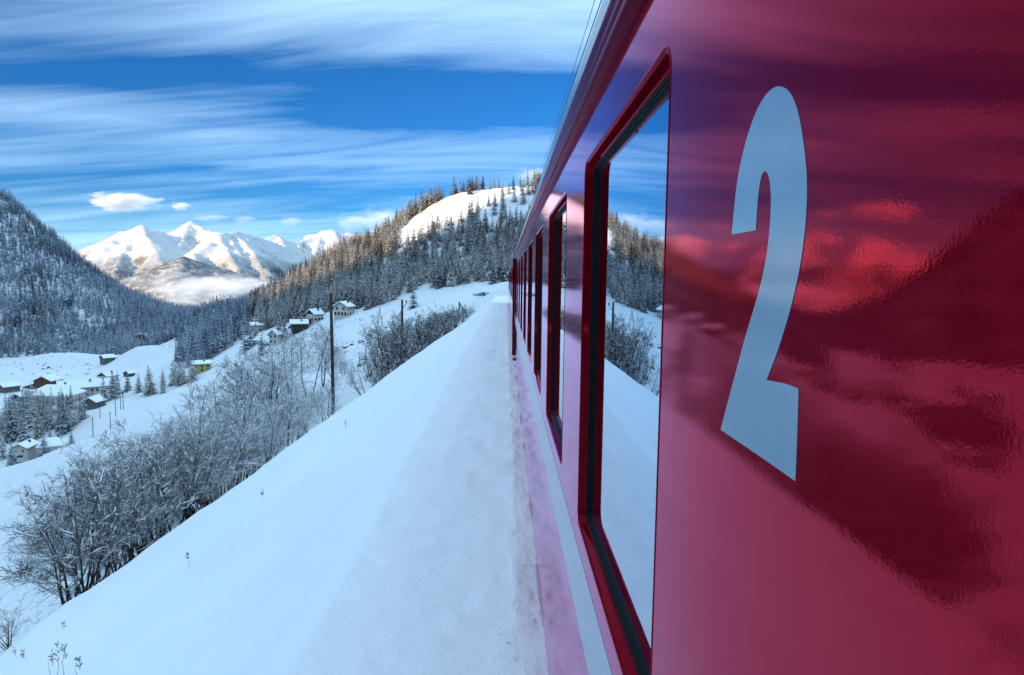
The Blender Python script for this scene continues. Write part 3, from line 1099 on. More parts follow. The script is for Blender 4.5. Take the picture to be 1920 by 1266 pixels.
# the shaded strip under the bright top and clearings
clear = fbm(cx / 45, cyy / 45, 301, 3)
hill = (ppx > 470) & (cyy < 620)
dens = np.where(hill, np.where(clear > 0.5, 0.12, np.where(ppx > 690, 0.50, 0.72)), np.where(clear > 0.55, 0.35, 0.95))
okm &= RS.uniform(size=cx.shape) < dens
cx, cyy, czz, ppx, ppy, hill, leftm = [a[okm] for a in (cx, cyy, czz, ppx, ppy, hill, leftm)]
hts = np.where(hill, RS.uniform(8, 15, cx.shape), RS.uniform(6.5, 13, cx.shape) * (1 + 0.35 * fbm(cx / 20, cyy / 20, 333, 2)))
vis = visible(cx, cyy, czz + hts * 0.9, 0.5) | (ppx > 1000)
cx, cyy, czz, ppx, ppy, hill, leftm, hts = [a[vis] for a in (cx, cyy, czz, ppx, ppy, hill, leftm, hts)]
size = hts / cyy
is_spr = (RS.uniform(size=cx.shape) < np.where(hill, np.where((ppx < 640) & (ppy < 560), 0.35, 0.22), 0.2))
inframe = (ppx > 0) & (ppx < 985)
rank = np.argsort(-size * inframe * hill)
indiv = set(rank[:318].tolist())
for i in indiv:
    loc = (float(cx[i]), float(cyy[i]), float(czz[i]) - 0.3)
    lit = ppy[i] < np.interp(ppx[i], [485, 560, 650, 745, 850, 990], [578, 548, 520, 472, 418, 350])
    if is_spr[i]:
        lab, gr = ('sunlit spruce on the bright ridge of the wooded hill', 'spruces on the sunlit ridge') if lit else ('dark frosted spruce among larches on the shaded hillside', 'spruces on the shaded hillside')
        tree('spruce', loc, float(hts[i]), lab, gr, False, 1.0)
    else:
        lab, gr = ('golden sunlit larch on the upper flank of the wooded hill', 'larches on the sunlit flank') if lit else ('bare frosted larch on the shaded hillside above the meadow', 'larches on the shaded hillside')
        tree('larch', loc, float(hts[i]), lab, gr, False, 1.0)


def forest(name, idx, label, mat, protos, tint0):
    vs_, fs_, ts_ = [], [], []
    off = 0
    for i in idx:
        (a, fa), (tv_, tf_) = protos[RS.randint(len(protos))]
        h = hts[i]
        an = RS.uniform(0, 6.28)
        ca, sa = math.cos(an), math.sin(an)
        w = h * RS.uniform(.8, 1.25)
        vv = np.vstack([a, tv_])
        ff = np.vstack([fa, tf_ + len(a)])
        x = (vv[:, 0] * ca - vv[:, 1] * sa) * w + cx[i]
        y = (vv[:, 0] * sa + vv[:, 1] * ca) * w + cyy[i]
        vs_.append(np.stack([x, y, vv[:, 2] * h + czz[i] - 0.3], -1))
        fs_.append(ff + off)
        tn = tint0 + RS.uniform(-.35, .3) + (-.5 if is_spr[i] else 0) + clump[i]
        ts_.append(np.full(len(vv), tn))
        off += len(vv)
    me = mesh_np(name, np.vstack(vs_), np.vstack(fs_), mat, attr=np.concatenate(ts_))
    return tag(link(name, me), label, 'forest', kind='stuff')


rest = [i for i in range(len(cx)) if i not in indiv]
clump = 0.75 * fbm(cx / 34, cyy / 50, 311, 3)
forest('hill_forest', [i for i in rest if hill[i]], 'dense frosted larch and spruce wood covering the hill', M_larch, LAR, 0.0)
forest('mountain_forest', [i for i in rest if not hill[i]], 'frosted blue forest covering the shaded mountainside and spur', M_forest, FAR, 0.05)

# sparse trees on and along the bright snowy top
for c, Y, H, kd in [(755, 475, 15, 'larch'), (768, 478, 16, 'larch'), (780, 480, 16, 'spruce'), (790, 482, 17, 'spruce'), (799, 484, 15, 'spruce'), (808, 480, 14, 'larch'), (811, 440, 11, 'spruce'), (803, 432, 12, 'spruce'),
                    (786, 430, 12, 'larch'), (776, 428, 13, 'spruce'), (831, 492, 10, 'spruce'), (846, 492, 6, 'spruce'), (857, 494, 6, 'spruce'), (876, 494, 10, 'spruce'), (883, 494, 7, 'spruce'), (899, 494, 7, 'spruce'),
                    (918, 494, 8, 'spruce'), (925, 494, 8, 'spruce'), (933, 494, 9, 'spruce'), (941, 494, 5, 'spruce'), (973, 498, 9, 'spruce'), (980, 498, 8, 'spruce'), (915, 455, 9, 'spruce'), (940, 468, 8, 'spruce'), (952, 472, 9, 'spruce'),
                    (823, 440, 8, 'spruce'), (845, 442, 9, 'spruce'), (765, 432, 11, 'larch'), (750, 432, 12, 'larch'), (742, 436, 13, 'spruce')]:
    tree(kd, on_ground(c, Y, -0.3), H, 'scattered conifer on the bright sunlit snow of the hilltop', 'conifers on the sunlit hilltop', False, 1.1)


# ------------------------------------------------------------------ bare trees and shrubs
def bare(rs, H, stems, lean, nb, ns, nt, spread=0.55, snow=1.0, tw=0.008):
    """returns MBs for stems, branches with twigs, and snow lying on the limbs"""
    st_, cr, sn = MB(), MB(), MB()

    def lump(p, r):
        b = len(sn.v)
        rx_, ry_, rz_ = r * rs.uniform(.7, 1.5), r * rs.uniform(.7, 1.5), r * rs.uniform(.5, .8)
        for dx, dy, dz_ in ((1, 0, 0), (0, 1, 0), (-1, 0, 0), (0, -1, 0), (0, 0, 1), (0, 0, -.6)):
            sn.v.append((p[0] + dx * rx_ + rs.uniform(-.3, .3) * r, p[1] + dy * ry_ + rs.uniform(-.3, .3) * r, p[2] + rz_ * .5 + dz_ * rz_))
        for a, c in ((0, 1), (1, 2), (2, 3), (3, 0)):
            sn.f.append((b + a, b + c, b + 4))
            sn.f.append((b + c, b + a, b + 5))

    def ridge(pl, r):
        a = rs.uniform(.0, .55)
        c = a + rs.uniform(.2, .45)
        pp = [at(pl, min(a + (c - a) * q_, 1.0))[0] + np.array([0, 0, r * .7]) for q_ in (0, .3, .7, 1)]
        sn.tube(pp, [r * .25, r * rs.uniform(.8, 1.2), r * rs.uniform(.7, 1.1), r * .2], 4)

    def limb(p, d, L, n, wig, up):
        pts_ = [np.array(p, float)]
        d = np.array(d, float)
        for _ in range(n):
            d = d + rs.normal(0, wig, 3) + np.array([0, 0, up])
            d /= np.linalg.norm(d)
            pts_.append(pts_[-1] + d * L / n)
        return pts_

    def at(pts_, t_):
        q_ = t_ * (len(pts_) - 1)
        i = min(int(q_), len(pts_) - 2)
        return pts_[i] + (pts_[i + 1] - pts_[i]) * (q_ - i), (pts_[i + 1] - pts_[i]) / np.linalg.norm(pts_[i + 1] - pts_[i])

    def side(d, ang):
        r = rs.normal(0, 1, 3)
        r -= d * r.dot(d)
        r /= np.linalg.norm(r)
        return d * math.cos(ang) + r * math.sin(ang)
    for s_ in range(stems):
        az = rs.uniform(0, 6.28)
        le = lean * rs.uniform(.3, 1)
        Ls = H * rs.uniform(.72, 1.0)
        p0 = (rs.uniform(-.12, .12) * H * .35 * (stems > 1), rs.uniform(-.12, .12) * H * .35 * (stems > 1), -0.06 * H)
        sp0 = limb(p0, (math.cos(az) * le, math.sin(az) * le, 1), Ls, 9, .07, .05)
        r0 = 0.0095 * H * rs.uniform(.6, 1.15)
        st_.tube(sp0, [r0 * (1 - .88 * i / 9) for i in range(10)], 6)
        for _ in range(nb):
            t_ = rs.uniform(.26, .98)
            p, d = at(sp0, t_)
            Lb = Ls * spread * (1.05 - .75 * t_) * rs.uniform(.6, 1.1)
            bp = limb(p, side(d, rs.uniform(.6, 1.15)), Lb, 5, .16, .06)
            rb = max(r0 * (1 - .85 * t_) * .5, tw * 1.3)
            cr.tube(bp, [rb * (1 - .75 * i / 5) for i in range(6)], 4, False)
            if rs.uniform() < .8 * snow:
                for _k in range(rs.randint(1, 4)):
                    ridge(bp, H * rs.uniform(.0026, .0055))
                if rs.uniform() < .5:
                    lump(at(bp, rs.uniform(.15, .95))[0], H * rs.uniform(.004, .011))
            for _ in range(ns):
                t2 = rs.uniform(.12, 1)
                p2, d2 = at(bp, t2)
                L2 = Lb * .5 * rs.uniform(.5, 1.1)
                sp2 = limb(p2, side(d2, rs.uniform(.5, 1.1)), L2, 3, .2, .05)
                cr.tube(sp2, [tw * 1.25, tw, tw * .8, tw * .5], 3, False)
                if rs.uniform() < .45 * snow:
                    ridge(sp2, H * rs.uniform(.0025, .005))
                for _ in range(nt):
                    p3, d3 = at(sp2, rs.uniform(.15, 1))
                    L3 = L2 * rs.uniform(.35, .75)
                    tp = limb(p3, side(d3, rs.uniform(.4, 1.1)), L3, 2, .2, .03)
                    cr.tube(tp, [tw * .75, tw * .6, tw * .35], 3, False)
    return st_, cr, sn


rsB = np.random.RandomState(23)
ALD = []
for i in range(7):
    st_, cr, sn = bare(rsB, 6.0, [3, 2, 4, 3, 2, 4, 3][i], .42, [11, 15, 9, 11, 16, 9, 11][i], 7, 6, .54, 1.0, .0085)
    ALD.append((st_.mesh('trunk', M_bark), cr.mesh('crown', M_twig), sn.mesh('snow', M_lump)))
ALF = []
for a_, c_, s_ in ALD:
    c2_ = c_.copy()
    c2_.materials.clear()
    c2_.materials.append(M_frost)
    ALF.append((a_, c2_, s_))
SHR = []
for i in range(4):
    st_, cr, sn = bare(rsB, 4.0, 9, .75, 6, 5, 3, .42, .45, .008)
    SHR.append((st_.mesh('stems', M_bark), cr.mesh('crown', M_shrub), sn.mesh('snow', M_lump)))


def plant(name, variants, i, loc, s, rz, label, cat, group, names):
    o = empty(name, loc, rz)
    o.scale = (s, s, s)
    for nm, me_ in zip(names, variants[i % len(variants)]):
        link(nm, me_, o)
    return tag(o, label, cat, group)


ALN = ('trunk', 'crown', 'snow_clumps')
SHN = ('stems', 'twigs', 'snow_clumps')


def edge_pt(Y, back):
    a, h = edge(np.array([Y]))
    x = float(a[0]) - back
    return Vector((x, Y, gz(x, Y) - 0.05))


k = 0
special = {0: 'leafless snowy alder at the lowest end of the row, overhanging the slope', 1: 'multi stemmed dark alder next to the lowest tree of the row'}
Yt = 21.6
alders = []
while Yt < 51.5:
    for back in ((0.0, 1.1, 2.4, 3.8) if Yt < 44 else (0.0, 1.8)):
        y_, b_ = Yt + rnd.uniform(-.4, .4), back + rnd.uniform(-.15, .5)
        e_ = edge_pt(y_, b_)
        if pix(np.array(e_.x), np.array(e_.y), np.array(e_.z))[0] > 116:
            alders.append((y_, b_))
    Yt += 1.4 + 0.03 * (Yt - 20)
for Yt, back in alders:
    Hn = np.interp(Yt, [20, 24, 30, 38, 45, 52], [4.5, 5.3, 5.9, 5.6, 4.8, 3.9]) * rnd.uniform(.8, 1.12) + back * 0.42
    plant('alder_tree', ALF if Yt + back * 1.5 > 26 + 8 * rnd.random() else ALD, k + rnd.randrange(3), edge_pt(Yt, back), Hn / 6.0, rnd.uniform(0, 6.28), special.get(k, 'bare snow dusted alder in the dense row along the foot of the embankment'), 'tree', 'alders along the embankment foot', ALN)
    k += 1
# taller trees farther down the slope behind the row
for c, Y, H in [(215, 52, 13), (260, 58, 15), (300, 62, 15), (345, 58, 15), (360, 66, 17), (395, 60, 15), (430, 66, 17), (455, 58, 15), (490, 70, 16), (520, 66, 15), (545, 75, 15), (575, 80, 14), (600, 84, 13), (625, 88, 11), (480, 85, 16), (420, 85, 19), (330, 80, 18), (380, 95, 19),
                (290, 85, 17), (540, 95, 14), (250, 75, 15), (640, 95, 8), (500, 105, 14), (440, 110, 16)]:
    p = on_ground(c, Y, -0.1)
    plant('alder_tree', ALF, rnd.randrange(7), p, H / 6.0 * 0.74, rnd.uniform(0, 6.28), 'white frosted tree on the hidden slope behind the alder row', 'tree', 'frosted trees behind the alders', ALN)
# the thicket of shrubs farther along the embankment
for Y in np.linspace(60, 89, 21):
    for back in (0.3, 2.0):
        s = np.interp(Y, [60, 66, 76, 84, 90], [1.25, 1.5, 1.05, .62, .32]) * rnd.uniform(.8, 1.15)
        plant('bare_shrub', SHR, rnd.randrange(4), edge_pt(float(Y) + rnd.uniform(-.5, .5), back + rnd.uniform(-.2, .5)), s, rnd.uniform(0, 6.28), 'leafless twiggy shrub in the thicket along the embankment beyond the pole', 'shrub', 'shrubs of the thicket', SHN)
for c, Y, s in [(705, 74, 1.5), (690, 72, 1.0), (720, 78, 1.7), (740, 84, 1.5), (760, 88, 1.4), (790, 96, 1.3), (815, 104, .7), (775, 110, 1.0)]:
    plant('bare_shrub', SHR, rnd.randrange(4), on_ground(c, Y, -0.1), s, rnd.uniform(0, 6.28), 'leafless twiggy shrub behind the thicket, lower on the slope', 'shrub', 'shrubs behind the thicket', SHN)
for Y, back, s in [(18.6, 0.6, .36), (19.3, 0.1, .42), (17.4, 0.9, .28)]:
    plant('low_shrub', SHR, rnd.randrange(4), edge_pt(Y, back), s, rnd.uniform(0, 6.28), 'low twiggy bush at the lowest end of the alder row', 'shrub', 'low bushes below the alder row', SHN)

# dry weeds sticking out of the slope
for j, (c, r_, H) in enumerate([(108, 1262, .26), (122, 1262, .28), (98, 1266, .20), (28, 1240, .22), (44, 1250, .2), (8, 1225, .2), (148, 1266, .12), (492, 935, .14), (352, 1056, .12), (648, 806, .2), (120, 1190, .16)]):
    d = R3n @ np.array([(c - 960) / F, (633 - r_) / F, -1.0])
    tt = 2.0
    while tt < 40 and d[2] * tt > embank(np.array([d[0] * tt]), np.array([d[1] * tt]))[0]:
        tt += 0.05
    o = d * tt
    wd = MB()
    pt = [(0, 0, -.1)]
    for i in range(6):
        pt.append((pt[-1][0] + rnd.uniform(-.02, .02), pt[-1][1] + rnd.uniform(-.02, .02), pt[-1][2] + H * 1.6 / 6))
    wd.tube(pt, [.004, .004, .003, .003, .003, .002, .002], 4)
    for i in range(14):
        zz = rnd.uniform(.35, 1) * H * 1.5
        a = rnd.uniform(0, 6.28)
        wd.tube([(0.01, 0, zz), (.035 * math.cos(a), .035 * math.sin(a), zz + .03)], [.004, .006], 3)
    x = wd.build('dry_weed', M_weed, None, Vector(o))
    tag(x, 'dry seed stalk sticking out of the snow at the bottom of the slope', 'weed', 'dry stalks in the snow')


# loose clods of snow along the shelf, thickest by the train
cv_, cf_ = [], []
for k in range(1300):
    y = 1.3 + 22 * rnd.random() ** 2.2
    x = 0.24 - abs(rnd.gauss(0, .16)) if k % 6 else rnd.uniform(-3.5, 0.2)
    r = abs(rnd.gauss(0, 1)) * .005 + .002
    ex1, _ = edge(np.array([y]))
    z = float(embank(np.array([x]), np.array([y]))[0]) + r * .2
    b0 = len(cv_)
    for dx, dy, dz_ in ((1, 0, 0), (0, 1, 0), (-1, 0, 0), (0, -1, 0), (0.1, 0, .8)):
        cv_.append((x + dx * r * rnd.uniform(.6, 1.5), y + dy * r * rnd.uniform(.6, 1.6), z + dz_ * r))
    cf_ += [(b0, b0 + 1, b0 + 4), (b0 + 1, b0 + 2, b0 + 4), (b0 + 2, b0 + 3, b0 + 4), (b0 + 3, b0, b0 + 4)]
tag(link('snow_clods', mesh_from('snow_clods', cv_, cf_, M_snow, True)), 'loose clods of snow strewn over the shelf beside the train', 'snow', kind='stuff')

# ------------------------------------------------------------------ poles
def ray_ground(c, r_, t0=8.0, t1=500.0):
    d = R3n @ np.array([(c - 960) / F, (633 - r_) / F, -1.0])
    d = d / d[1]
    ts = np.concatenate([np.arange(t0, 140, .1), np.arange(140, t1, .6)])
    below = d[2] * ts < ground(d[0] * ts, d[1] * ts)
    i = int(np.argmax(below)) if below.any() else -1
    return d * ts[i]


b0 = edge_pt(51.0, -0.15)
Hp = (786 - 544) * b0[1] / F
o = empty('telegraph_pole', (b0[0], b0[1], b0[2]))
MB().tube([(0, 0, -.5), (0.0, 0, Hp * .5), (-0.06, 0, Hp)], [.15, .135, .11], 10).build('post', M_wood, o)
for sx_, zz in ((.27, .93), (-.27, .88)):
    ins = MB().tube([(0, 0, Hp * zz), (sx_, 0, Hp * zz), (sx_, 0, Hp * zz + .12)], .025, 5)
    ins.build('bracket', M_wire, o)
    MB().tube([(sx_, 0, Hp * zz + .10), (sx_, 0, Hp * zz + .30)], [.075, .05], 8).build('insulator', M_ceramic, o)
tag(o, 'tall dark wooden telegraph pole on the snowy slope by the alders', 'pole')

p = on_ground(754, 84)
top_z = P(754, 562, 84)[2]
o = empty('telegraph_pole', p)
MB().tube([(0, 0, -.4), (0, 0, top_z - p.z)], [.16, .13], 8).build('post', M_wood, o)
Hq = top_z - p.z
MB().tube([(-.6, 0, Hq - 2.2), (.6, 0, Hq - .4)], .04, 5).build('bracket', M_wire, o)
MB().tube([(.55, 0, Hq - .4), (.55, 0, Hq - .1)], [.13, .09], 8).build('insulator', M_ceramic, o)
tag(o, 'dark pole rising out of the shrub thicket near the lone spruce', 'pole')

p = on_ground(860, 100)
top_z = P(861, 566, 100)[2]
o = empty('braced_pole', p)
MB().tube([(0, 0, -.4), (0.1, 0, top_z - p.z)], [.12, .1], 8).build('post', M_wood, o)
q_ = on_ground(882, 98)
MB().tube([(0.1, 0, (top_z - p.z) * .95), (q_.x - p.x, q_.y - p.y, q_.z - p.z - .4)], [.09, .1], 8).build('brace', M_wood, o)
tag(o, 'thin pole with a slanting brace at the crest of the embankment', 'pole')

for c, Y, H, lab in [(712, 250, 9.0, 'slim lattice pylon on the open meadow above the rocks'), (567, 268, 7.0, 'slim lattice pylon on the meadow below the dark chalet')]:
    p = on_ground(c, Y)
    o = empty('lattice_pylon', p)
    for sa in (-1, 1):
        for sb in (-1, 1):
            MB().tube([(sa * 1.1, sb * 1.1, -.4), (sa * .08, sb * .08, H * .8)], .07, 4).build('leg', M_steel, o)
    br = MB()
    for zz in (.2, .42, .6):
        w_ = 1.1 * (1 - zz / .86) + .05
        br.tube([(-w_, -w_, H * zz), (w_, -w_, H * zz)], .04, 4).tube([(-w_, w_, H * zz), (w_, w_, H * zz)], .04, 4)
    br.build('brace', M_steel, o)
    MB().tube([(0, 0, H * .78), (0, 0, H * 1.15)], .06, 4).build('mast', M_steel, o)
    tag(o, lab, 'pylon')
for c, Y, H in [(196, 238, 7.0), (207, 262, 7.5), (222, 270, 8.0), (217, 276, 6.0), (177, 268, 6.5), (162, 236, 7.5)]:
    p = on_ground(c, Y)
    MBp = MB().tube([(0, 0, -.5), (0, 0, H)], [.14, .1], 6).tube([(-.5, 0, H * .9), (.5, 0, H * .9)], .06, 4)
    tag(MBp.build('line_pole', M_wood, None, p), 'slim line pole on the snowy bank beyond the alder crowns', 'pole', 'line poles on the snowy bank')


# ------------------------------------------------------------------ houses
def house(name, label, c, Y, w, d, h, rh, rz, wall, hip=False, rows=(), gable_mat=None, door=None, sink=0.6, balcony=False, chimney=True, eave=0.7):
    """w along the ridge-crossing gable front (local x), d deep (local y); front gable faces -y"""
    p = on_ground(c, Y)
    o = empty(name, (p.x, p.y, p.z - sink), math.radians(rz))
    o.scale = (.9, .9, .9)
    x, y = w / 2, d / 2
    h += sink
    wm = MB()
    wm.box(-x, x, -y, y, -2.5, h)
    if not hip:
        wm.prism([(-x, -y + .002, h), (x, -y + .002, h), (0, -y + .002, h + rh)], (0, d - .004, 0))
    wm.build('wall', wall, o)
    ov = eave
    if hip:
        a = [(-x - ov, -y - ov, h), (x + ov, -y - ov, h), (x + ov, y + ov, h), (-x - ov, y + ov, h)]
        r_ = max(0.0, (d - w) / 2 + .5)
        s_ = max(0.0, (w - d) / 2 + .5)
        r1, r2 = (-s_, -r_, h + rh), (s_, r_, h + rh)
        rm = MB()
        rm.v = a + [(v_[0], v_[1], v_[2] + .45) for v_ in a] + [r1, r2]
        if w >= d:
            tops = [(4, 5, 9, 8), (5, 6, 9), (6, 7, 8, 9), (7, 4, 8)]
        else:
            tops = [(4, 5, 8), (5, 6, 9, 8), (6, 7, 9), (7, 4, 8, 9)]
        rm.f = [(3, 2, 1, 0)] + [(i, (i + 1) % 4, (i + 1) % 4 + 4, i + 4) for i in range(4)] + tops
        rf = rm.build('roof', M_rsnow, o)
    else:
        sl = rh / x
        rf = None
        for th, mt, nm, z_ in ((.22, M_darkw, 'roof', .02), (.5, M_rsnow, 'snow_cover', .24)):
            k_ = ov - (0.0 if nm == 'roof' else .12)
            out = [(-x - k_, -y - k_, h - sl * k_ + z_), (0, -y - k_, h + rh + z_), (x + k_, -y - k_, h - sl * k_ + z_), (x + k_, -y - k_, h - sl * k_ + z_ + th), (0, -y - k_, h + rh + z_ + th), (-x - k_, -y - k_, h - sl * k_ + z_ + th)]
            r_o = MB().prism(out, (0, d + 2 * k_, 0)).build(nm, mt, o if nm == 'roof' else rf)
            if nm == 'roof':
                rf = r_o
        if gable_mat:
            MB().prism([(-x * .98, -y - .06, h + .05), (x * .98, -y - .06, h + .05), (0, -y - .06, h + rh * .98)], (0, .05, 0)).build('gable', gable_mat, o)
    if chimney:
        ch = MB().box(x * .3, x * .3 + .8, y * .2, y * .2 + .8, h + rh * .4, h + rh + .9)
        c_o = ch.build('chimney', M_grey, rf)
    for (face, zz, n, ww_, hh_) in rows:
        L = w if face in 'fb' else d
        for i in range(n):
            u = -L / 2 + L * (i + .5) / n
            z_ = zz + sink
            if face == 'f':
                q_ = MB().box(u - ww_ / 2, u + ww_ / 2, -y - .05, -y + .1, z_, z_ + hh_)
            elif face == 'r':
                q_ = MB().box(x - .1, x + .05, u - ww_ / 2, u + ww_ / 2, z_, z_ + hh_)
            else:
                q_ = MB().box(-x - .05, -x + .1, u - ww_ / 2, u + ww_ / 2, z_, z_ + hh_)
            q_.build('window', M_glassd, o)
    if door is not None:
        MB().box(door - .6, door + .6, -y - .06, -y + .1, sink - .3, sink + 2).build('door', M_darkw, o)
    if balcony:
        MB().box(-x - .05, x + .05, -y - 1.2, -y - .01, h * .5, h * .5 + .9).build('balcony', M_darkw, o)
    return tag(o, label, 'house')


house('farmhouse', 'big white farmhouse with a snowy gable on the top meadow', 645, 302, 7.5, 8, 5.2, 2.2, -14, M_white, rows=(('f', .8, 4, 1.1, 1.7), ('f', 3.6, 2, 1.1, 1.4), ('r', 3.4, 3, 1.0, 1.3), ('r', .8, 3, 1.0, 1.3)), door=None)
house('chalet', 'chalet with dark timber gable and white base under snow', 590, 312, 5.5, 7, 4.6, 2.2, -28, M_white, rows=(('f', 1.2, 2, 1.0, 1.5), ('r', 1.2, 3, 1.6, 1.4)), gable_mat=M_darkw, door=0.0)
house('chalet', 'wide dark chalet with a pale balcony and broad snow roof', 560, 306, 6, 8.5, 4.2, 1.6, -72, M_darkw, rows=(('f', .6, 3, 1.4, 1.6), ('r', 2.2, 4, 1.1, 1.2)), balcony=True)
house('small_house', 'narrow white house half hidden by tall spruces', 515, 300, 4.5, 5, 5.4, 2.0, -12, M_white, rows=(('f', 1.0, 2, .9, 1.3), ('f', 3.8, 2, .9, 1.3)), door=None)
house('hut', 'small cream hut with snowed roof on the meadow rim', 494, 308, 4.5, 4.5, 2.2, 1.4, -25, M_cream, rows=(('f', .8, 2, .9, 1.0),), chimney=False)
house('house', 'snow roofed house standing inside the lower wood', 470, 328, 5.5, 8, 3.6, 1.6, -65, M_white, rows=(('f', .8, 3, 1.0, 1.3), ('r', .8, 4, 1.0, 1.3)))
house('house', 'pale snow roofed building higher in the lower wood', 482, 372, 6, 9, 5.0, 1.4, -65, M_cream, rows=(('r', 1.6, 4, 1.2, 1.3),))
house('yellow_house', 'yellow house with a flat white snow roof at the slope rim', 373, 318, 8, 9, 4.8, 1.2, -60, M_yellow, rows=(('f', 1.0, 2, 1.0, 1.3), ('r', 1.0, 3, 1.0, 1.3), ('r', 3.2, 3, 1.0, 1.1)))
bn = house('barn', 'brown timber barn with a lean-to on the snowy flat', 82, 395, 13, 10, 5.5, 3.0, -8, M_brown, rows=(), door=None, chimney=False, eave=.4)
ln = MB().prism([(-6.5, -4, 0), (-16, -4, 0), (-16, -4, 1.6), (-6.5, -4, 4.4)], (0, 7, 0))
ln.build('lean_to', M_brown, bn)
MB().box(-.9, .9, -5.06, -4.9, 5.8, 7.2).build('hatch', M_darkw, bn)
hot = house('hotel', 'large low hotel under a hipped snow roof among the larches', 96, 330, 24, 15, 6.0, 5.5, 4, M_cream, hip=True, rows=(('f', .8, 9, 1.1, 1.4), ('f', 3.6, 9, 1.1, 1.4), ('r', 2.0, 5, 1.2, 1.4)))
house('hotel_wing', 'long rear wing with balconies behind the hotel', 150, 345, 10, 26, 6.5, 3.6, -58, M_cream, rows=(('r', 1.0, 10, 1.3, 1.5), ('r', 3.8, 10, 1.3, 1.5)))
house('shed', 'grey timber hut with a plain gable below the spruces', 167, 292, 7, 7, 3.4, 2.0, -4, M_grey, rows=(), chimney=False, eave=.5)
house('tall_house', 'tall white house with two dark balconies near the meadow', 30, 238, 5.6, 8, 7.2, 1.6, 8, M_white, rows=(('f', .6, 1, 2.6, 1.0), ('f', 3.4, 1, 2.6, 1.0), ('f', 5.7, 2, .7, .9)))
house('cottage', 'white cottage with a hipped snow roof by the meadow', 84, 240, 9, 7, 4.0, 3.2, 24, M_white, hip=True, rows=(('f', 1.6, 2, 1.0, 1.0), ('r', 1.4, 1, 1.0, 1.2)))
house('shed', 'small snow roofed shed on the mound below the forest', 196, 465, 9, 8, 4.0, 2.0, -40, M_grey, rows=(('f', 1.0, 1, 1.2, 1.2),), chimney=False)
house('shed', 'low snow covered sheds at the rim of the village', 6, 372, 9, 9, 3.0, 1.8, -30, M_grey, rows=(), chimney=False)

fo = empty('paddock_fence', on_ground(40, 352))
prev = None
for k in range(9):
    p_ = on_ground(14 + 6.5 * k, 352 - 1.5 * k) - fo.location
    MB().tube([(p_.x, p_.y, p_.z - .3), (p_.x, p_.y, p_.z + 1.3)], .11, 5).build('post', M_darkw, fo)
    if prev is not None:
        for zz in (.55, 1.1):
            MB().tube([(prev.x, prev.y, prev.z + zz), (p_.x, p_.y, p_.z + zz)], .08, 4).build('rail', M_darkw, fo)
    prev = p_
tag(fo, 'dark wooden paddock fence in the snow in front of the brown barn', 'fence')
house('shed', 'little dark shed under deep snow beside the paddock fence', 22, 342, 5, 5, 2.2, 1.6, 15, M_darkw, rows=(), chimney=False, eave=.5)
house('house', 'white chalet with brown gable behind the long hotel wing', 196, 402, 8, 9, 4.6, 2.4, -18, M_white, rows=(('f', .8, 2, 1.1, 1.3), ('r', 1.0, 3, 1.1, 1.3)), gable_mat=M_brown)
house('shed', 'small brown hay hut on the white flat in front of the round mound', 236, 420, 5, 5, 2.4, 1.6, -20, M_brown, rows=(), chimney=False, eave=.5)

# ------------------------------------------------------------------ rocks
rock_me = []
for k in range(5):
    bm = bmesh.new()
    bmesh.ops.create_icosphere(bm, subdivisions=2, radius=1)
    for v_ in bm.verts:
        v_.co *= 1 + .45 * (fbm(np.array([v_.co.x * 1.7 + k * 9]), np.array([v_.co.y * 1.7 + v_.co.z * 1.3]), 401, 3)[0])
        v_.co.z *= .6
    me = bpy.data.meshes.new('rock')
    bm.to_mesh(me)
    me.materials.append(M_rock)
    rock_me.append(me)


def rock(c, Y, s, label, group, flat=1.0, dz=0.0):
    o = link('rock', rnd.choice(rock_me), None, on_ground(c, Y, dz * s))
    o.scale = (s * rnd.uniform(.8, 1.6), s * rnd.uniform(.8, 1.3), s * rnd.uniform(.7, 1.1) * flat)
    o.rotation_euler = (rnd.uniform(-.2, .2), rnd.uniform(-.2, .2), rnd.uniform(0, 6.28))
    return tag(o, label, 'rock', group)


for t_ in np.linspace(0, 1, 17):
    w = ray_ground(600 + 82 * t_ + rnd.uniform(-3, 3), 668 - 30 * t_ + rnd.uniform(-3, 3), 60)
    o = rock(600 + 82 * t_, float(w[1]), rnd.uniform(.5, 1.25), 'dark rock in the broken ledge crossing the snowy meadow', 'rocks of the meadow ledge')
    o.location = Vector(w)
for k in range(46):
    w = ray_ground(rnd.uniform(575, 740), rnd.uniform(598, 650), 60)
    o = rock(600, 200, rnd.uniform(.25, .6), 'small stone poking through the snow on the meadow below the farmhouse', 'stones on the meadow')
    o.location = Vector(w)
for k in range(30):
    w = ray_ground(rnd.uniform(20, 180), rnd.uniform(682, 705), 200)
    o = rock(600, 200, rnd.uniform(.5, 1.2), 'small boulder on the snowy mound beyond the barn', 'boulders on the mound')
    o.location = Vector(w)
for c, r_, s, lab in [(128, 572, 6, 'dark crag with snow ledges high in the blue forest'), (140, 590, 4.5, 'smaller crag just under the dark crag in the forest'), (264, 640, 7, 'bare brown rock face above the gorge mouth')]:
    w = ray_ground(c, r_, 300, 900)
    o = link('crag', rock_me[2], None, Vector(w))
    o.data = rock_me[2].copy()
    o.data.materials.clear()
    o.data.materials.append(M_cliff)
    o.scale = (s, s * .7, s * 1.9)
    o.rotation_euler = (0, .3, rnd.uniform(0, 6))
    tag(o, lab, 'crag')
for k, (c, Y, s) in enumerate([(708, 57.5, .55), (716, 58, .35), (728, 59, .3), (800, 69, .4)]):
    o = link('snowy_boulder', rock_me[k], None, edge_pt(Y, -.35))
    o.scale = (s * 1.5, s * 1.5, s)
    tag(o, 'boulder capped with snow on the lip of the embankment by the thicket', 'rock', 'boulders on the embankment lip')

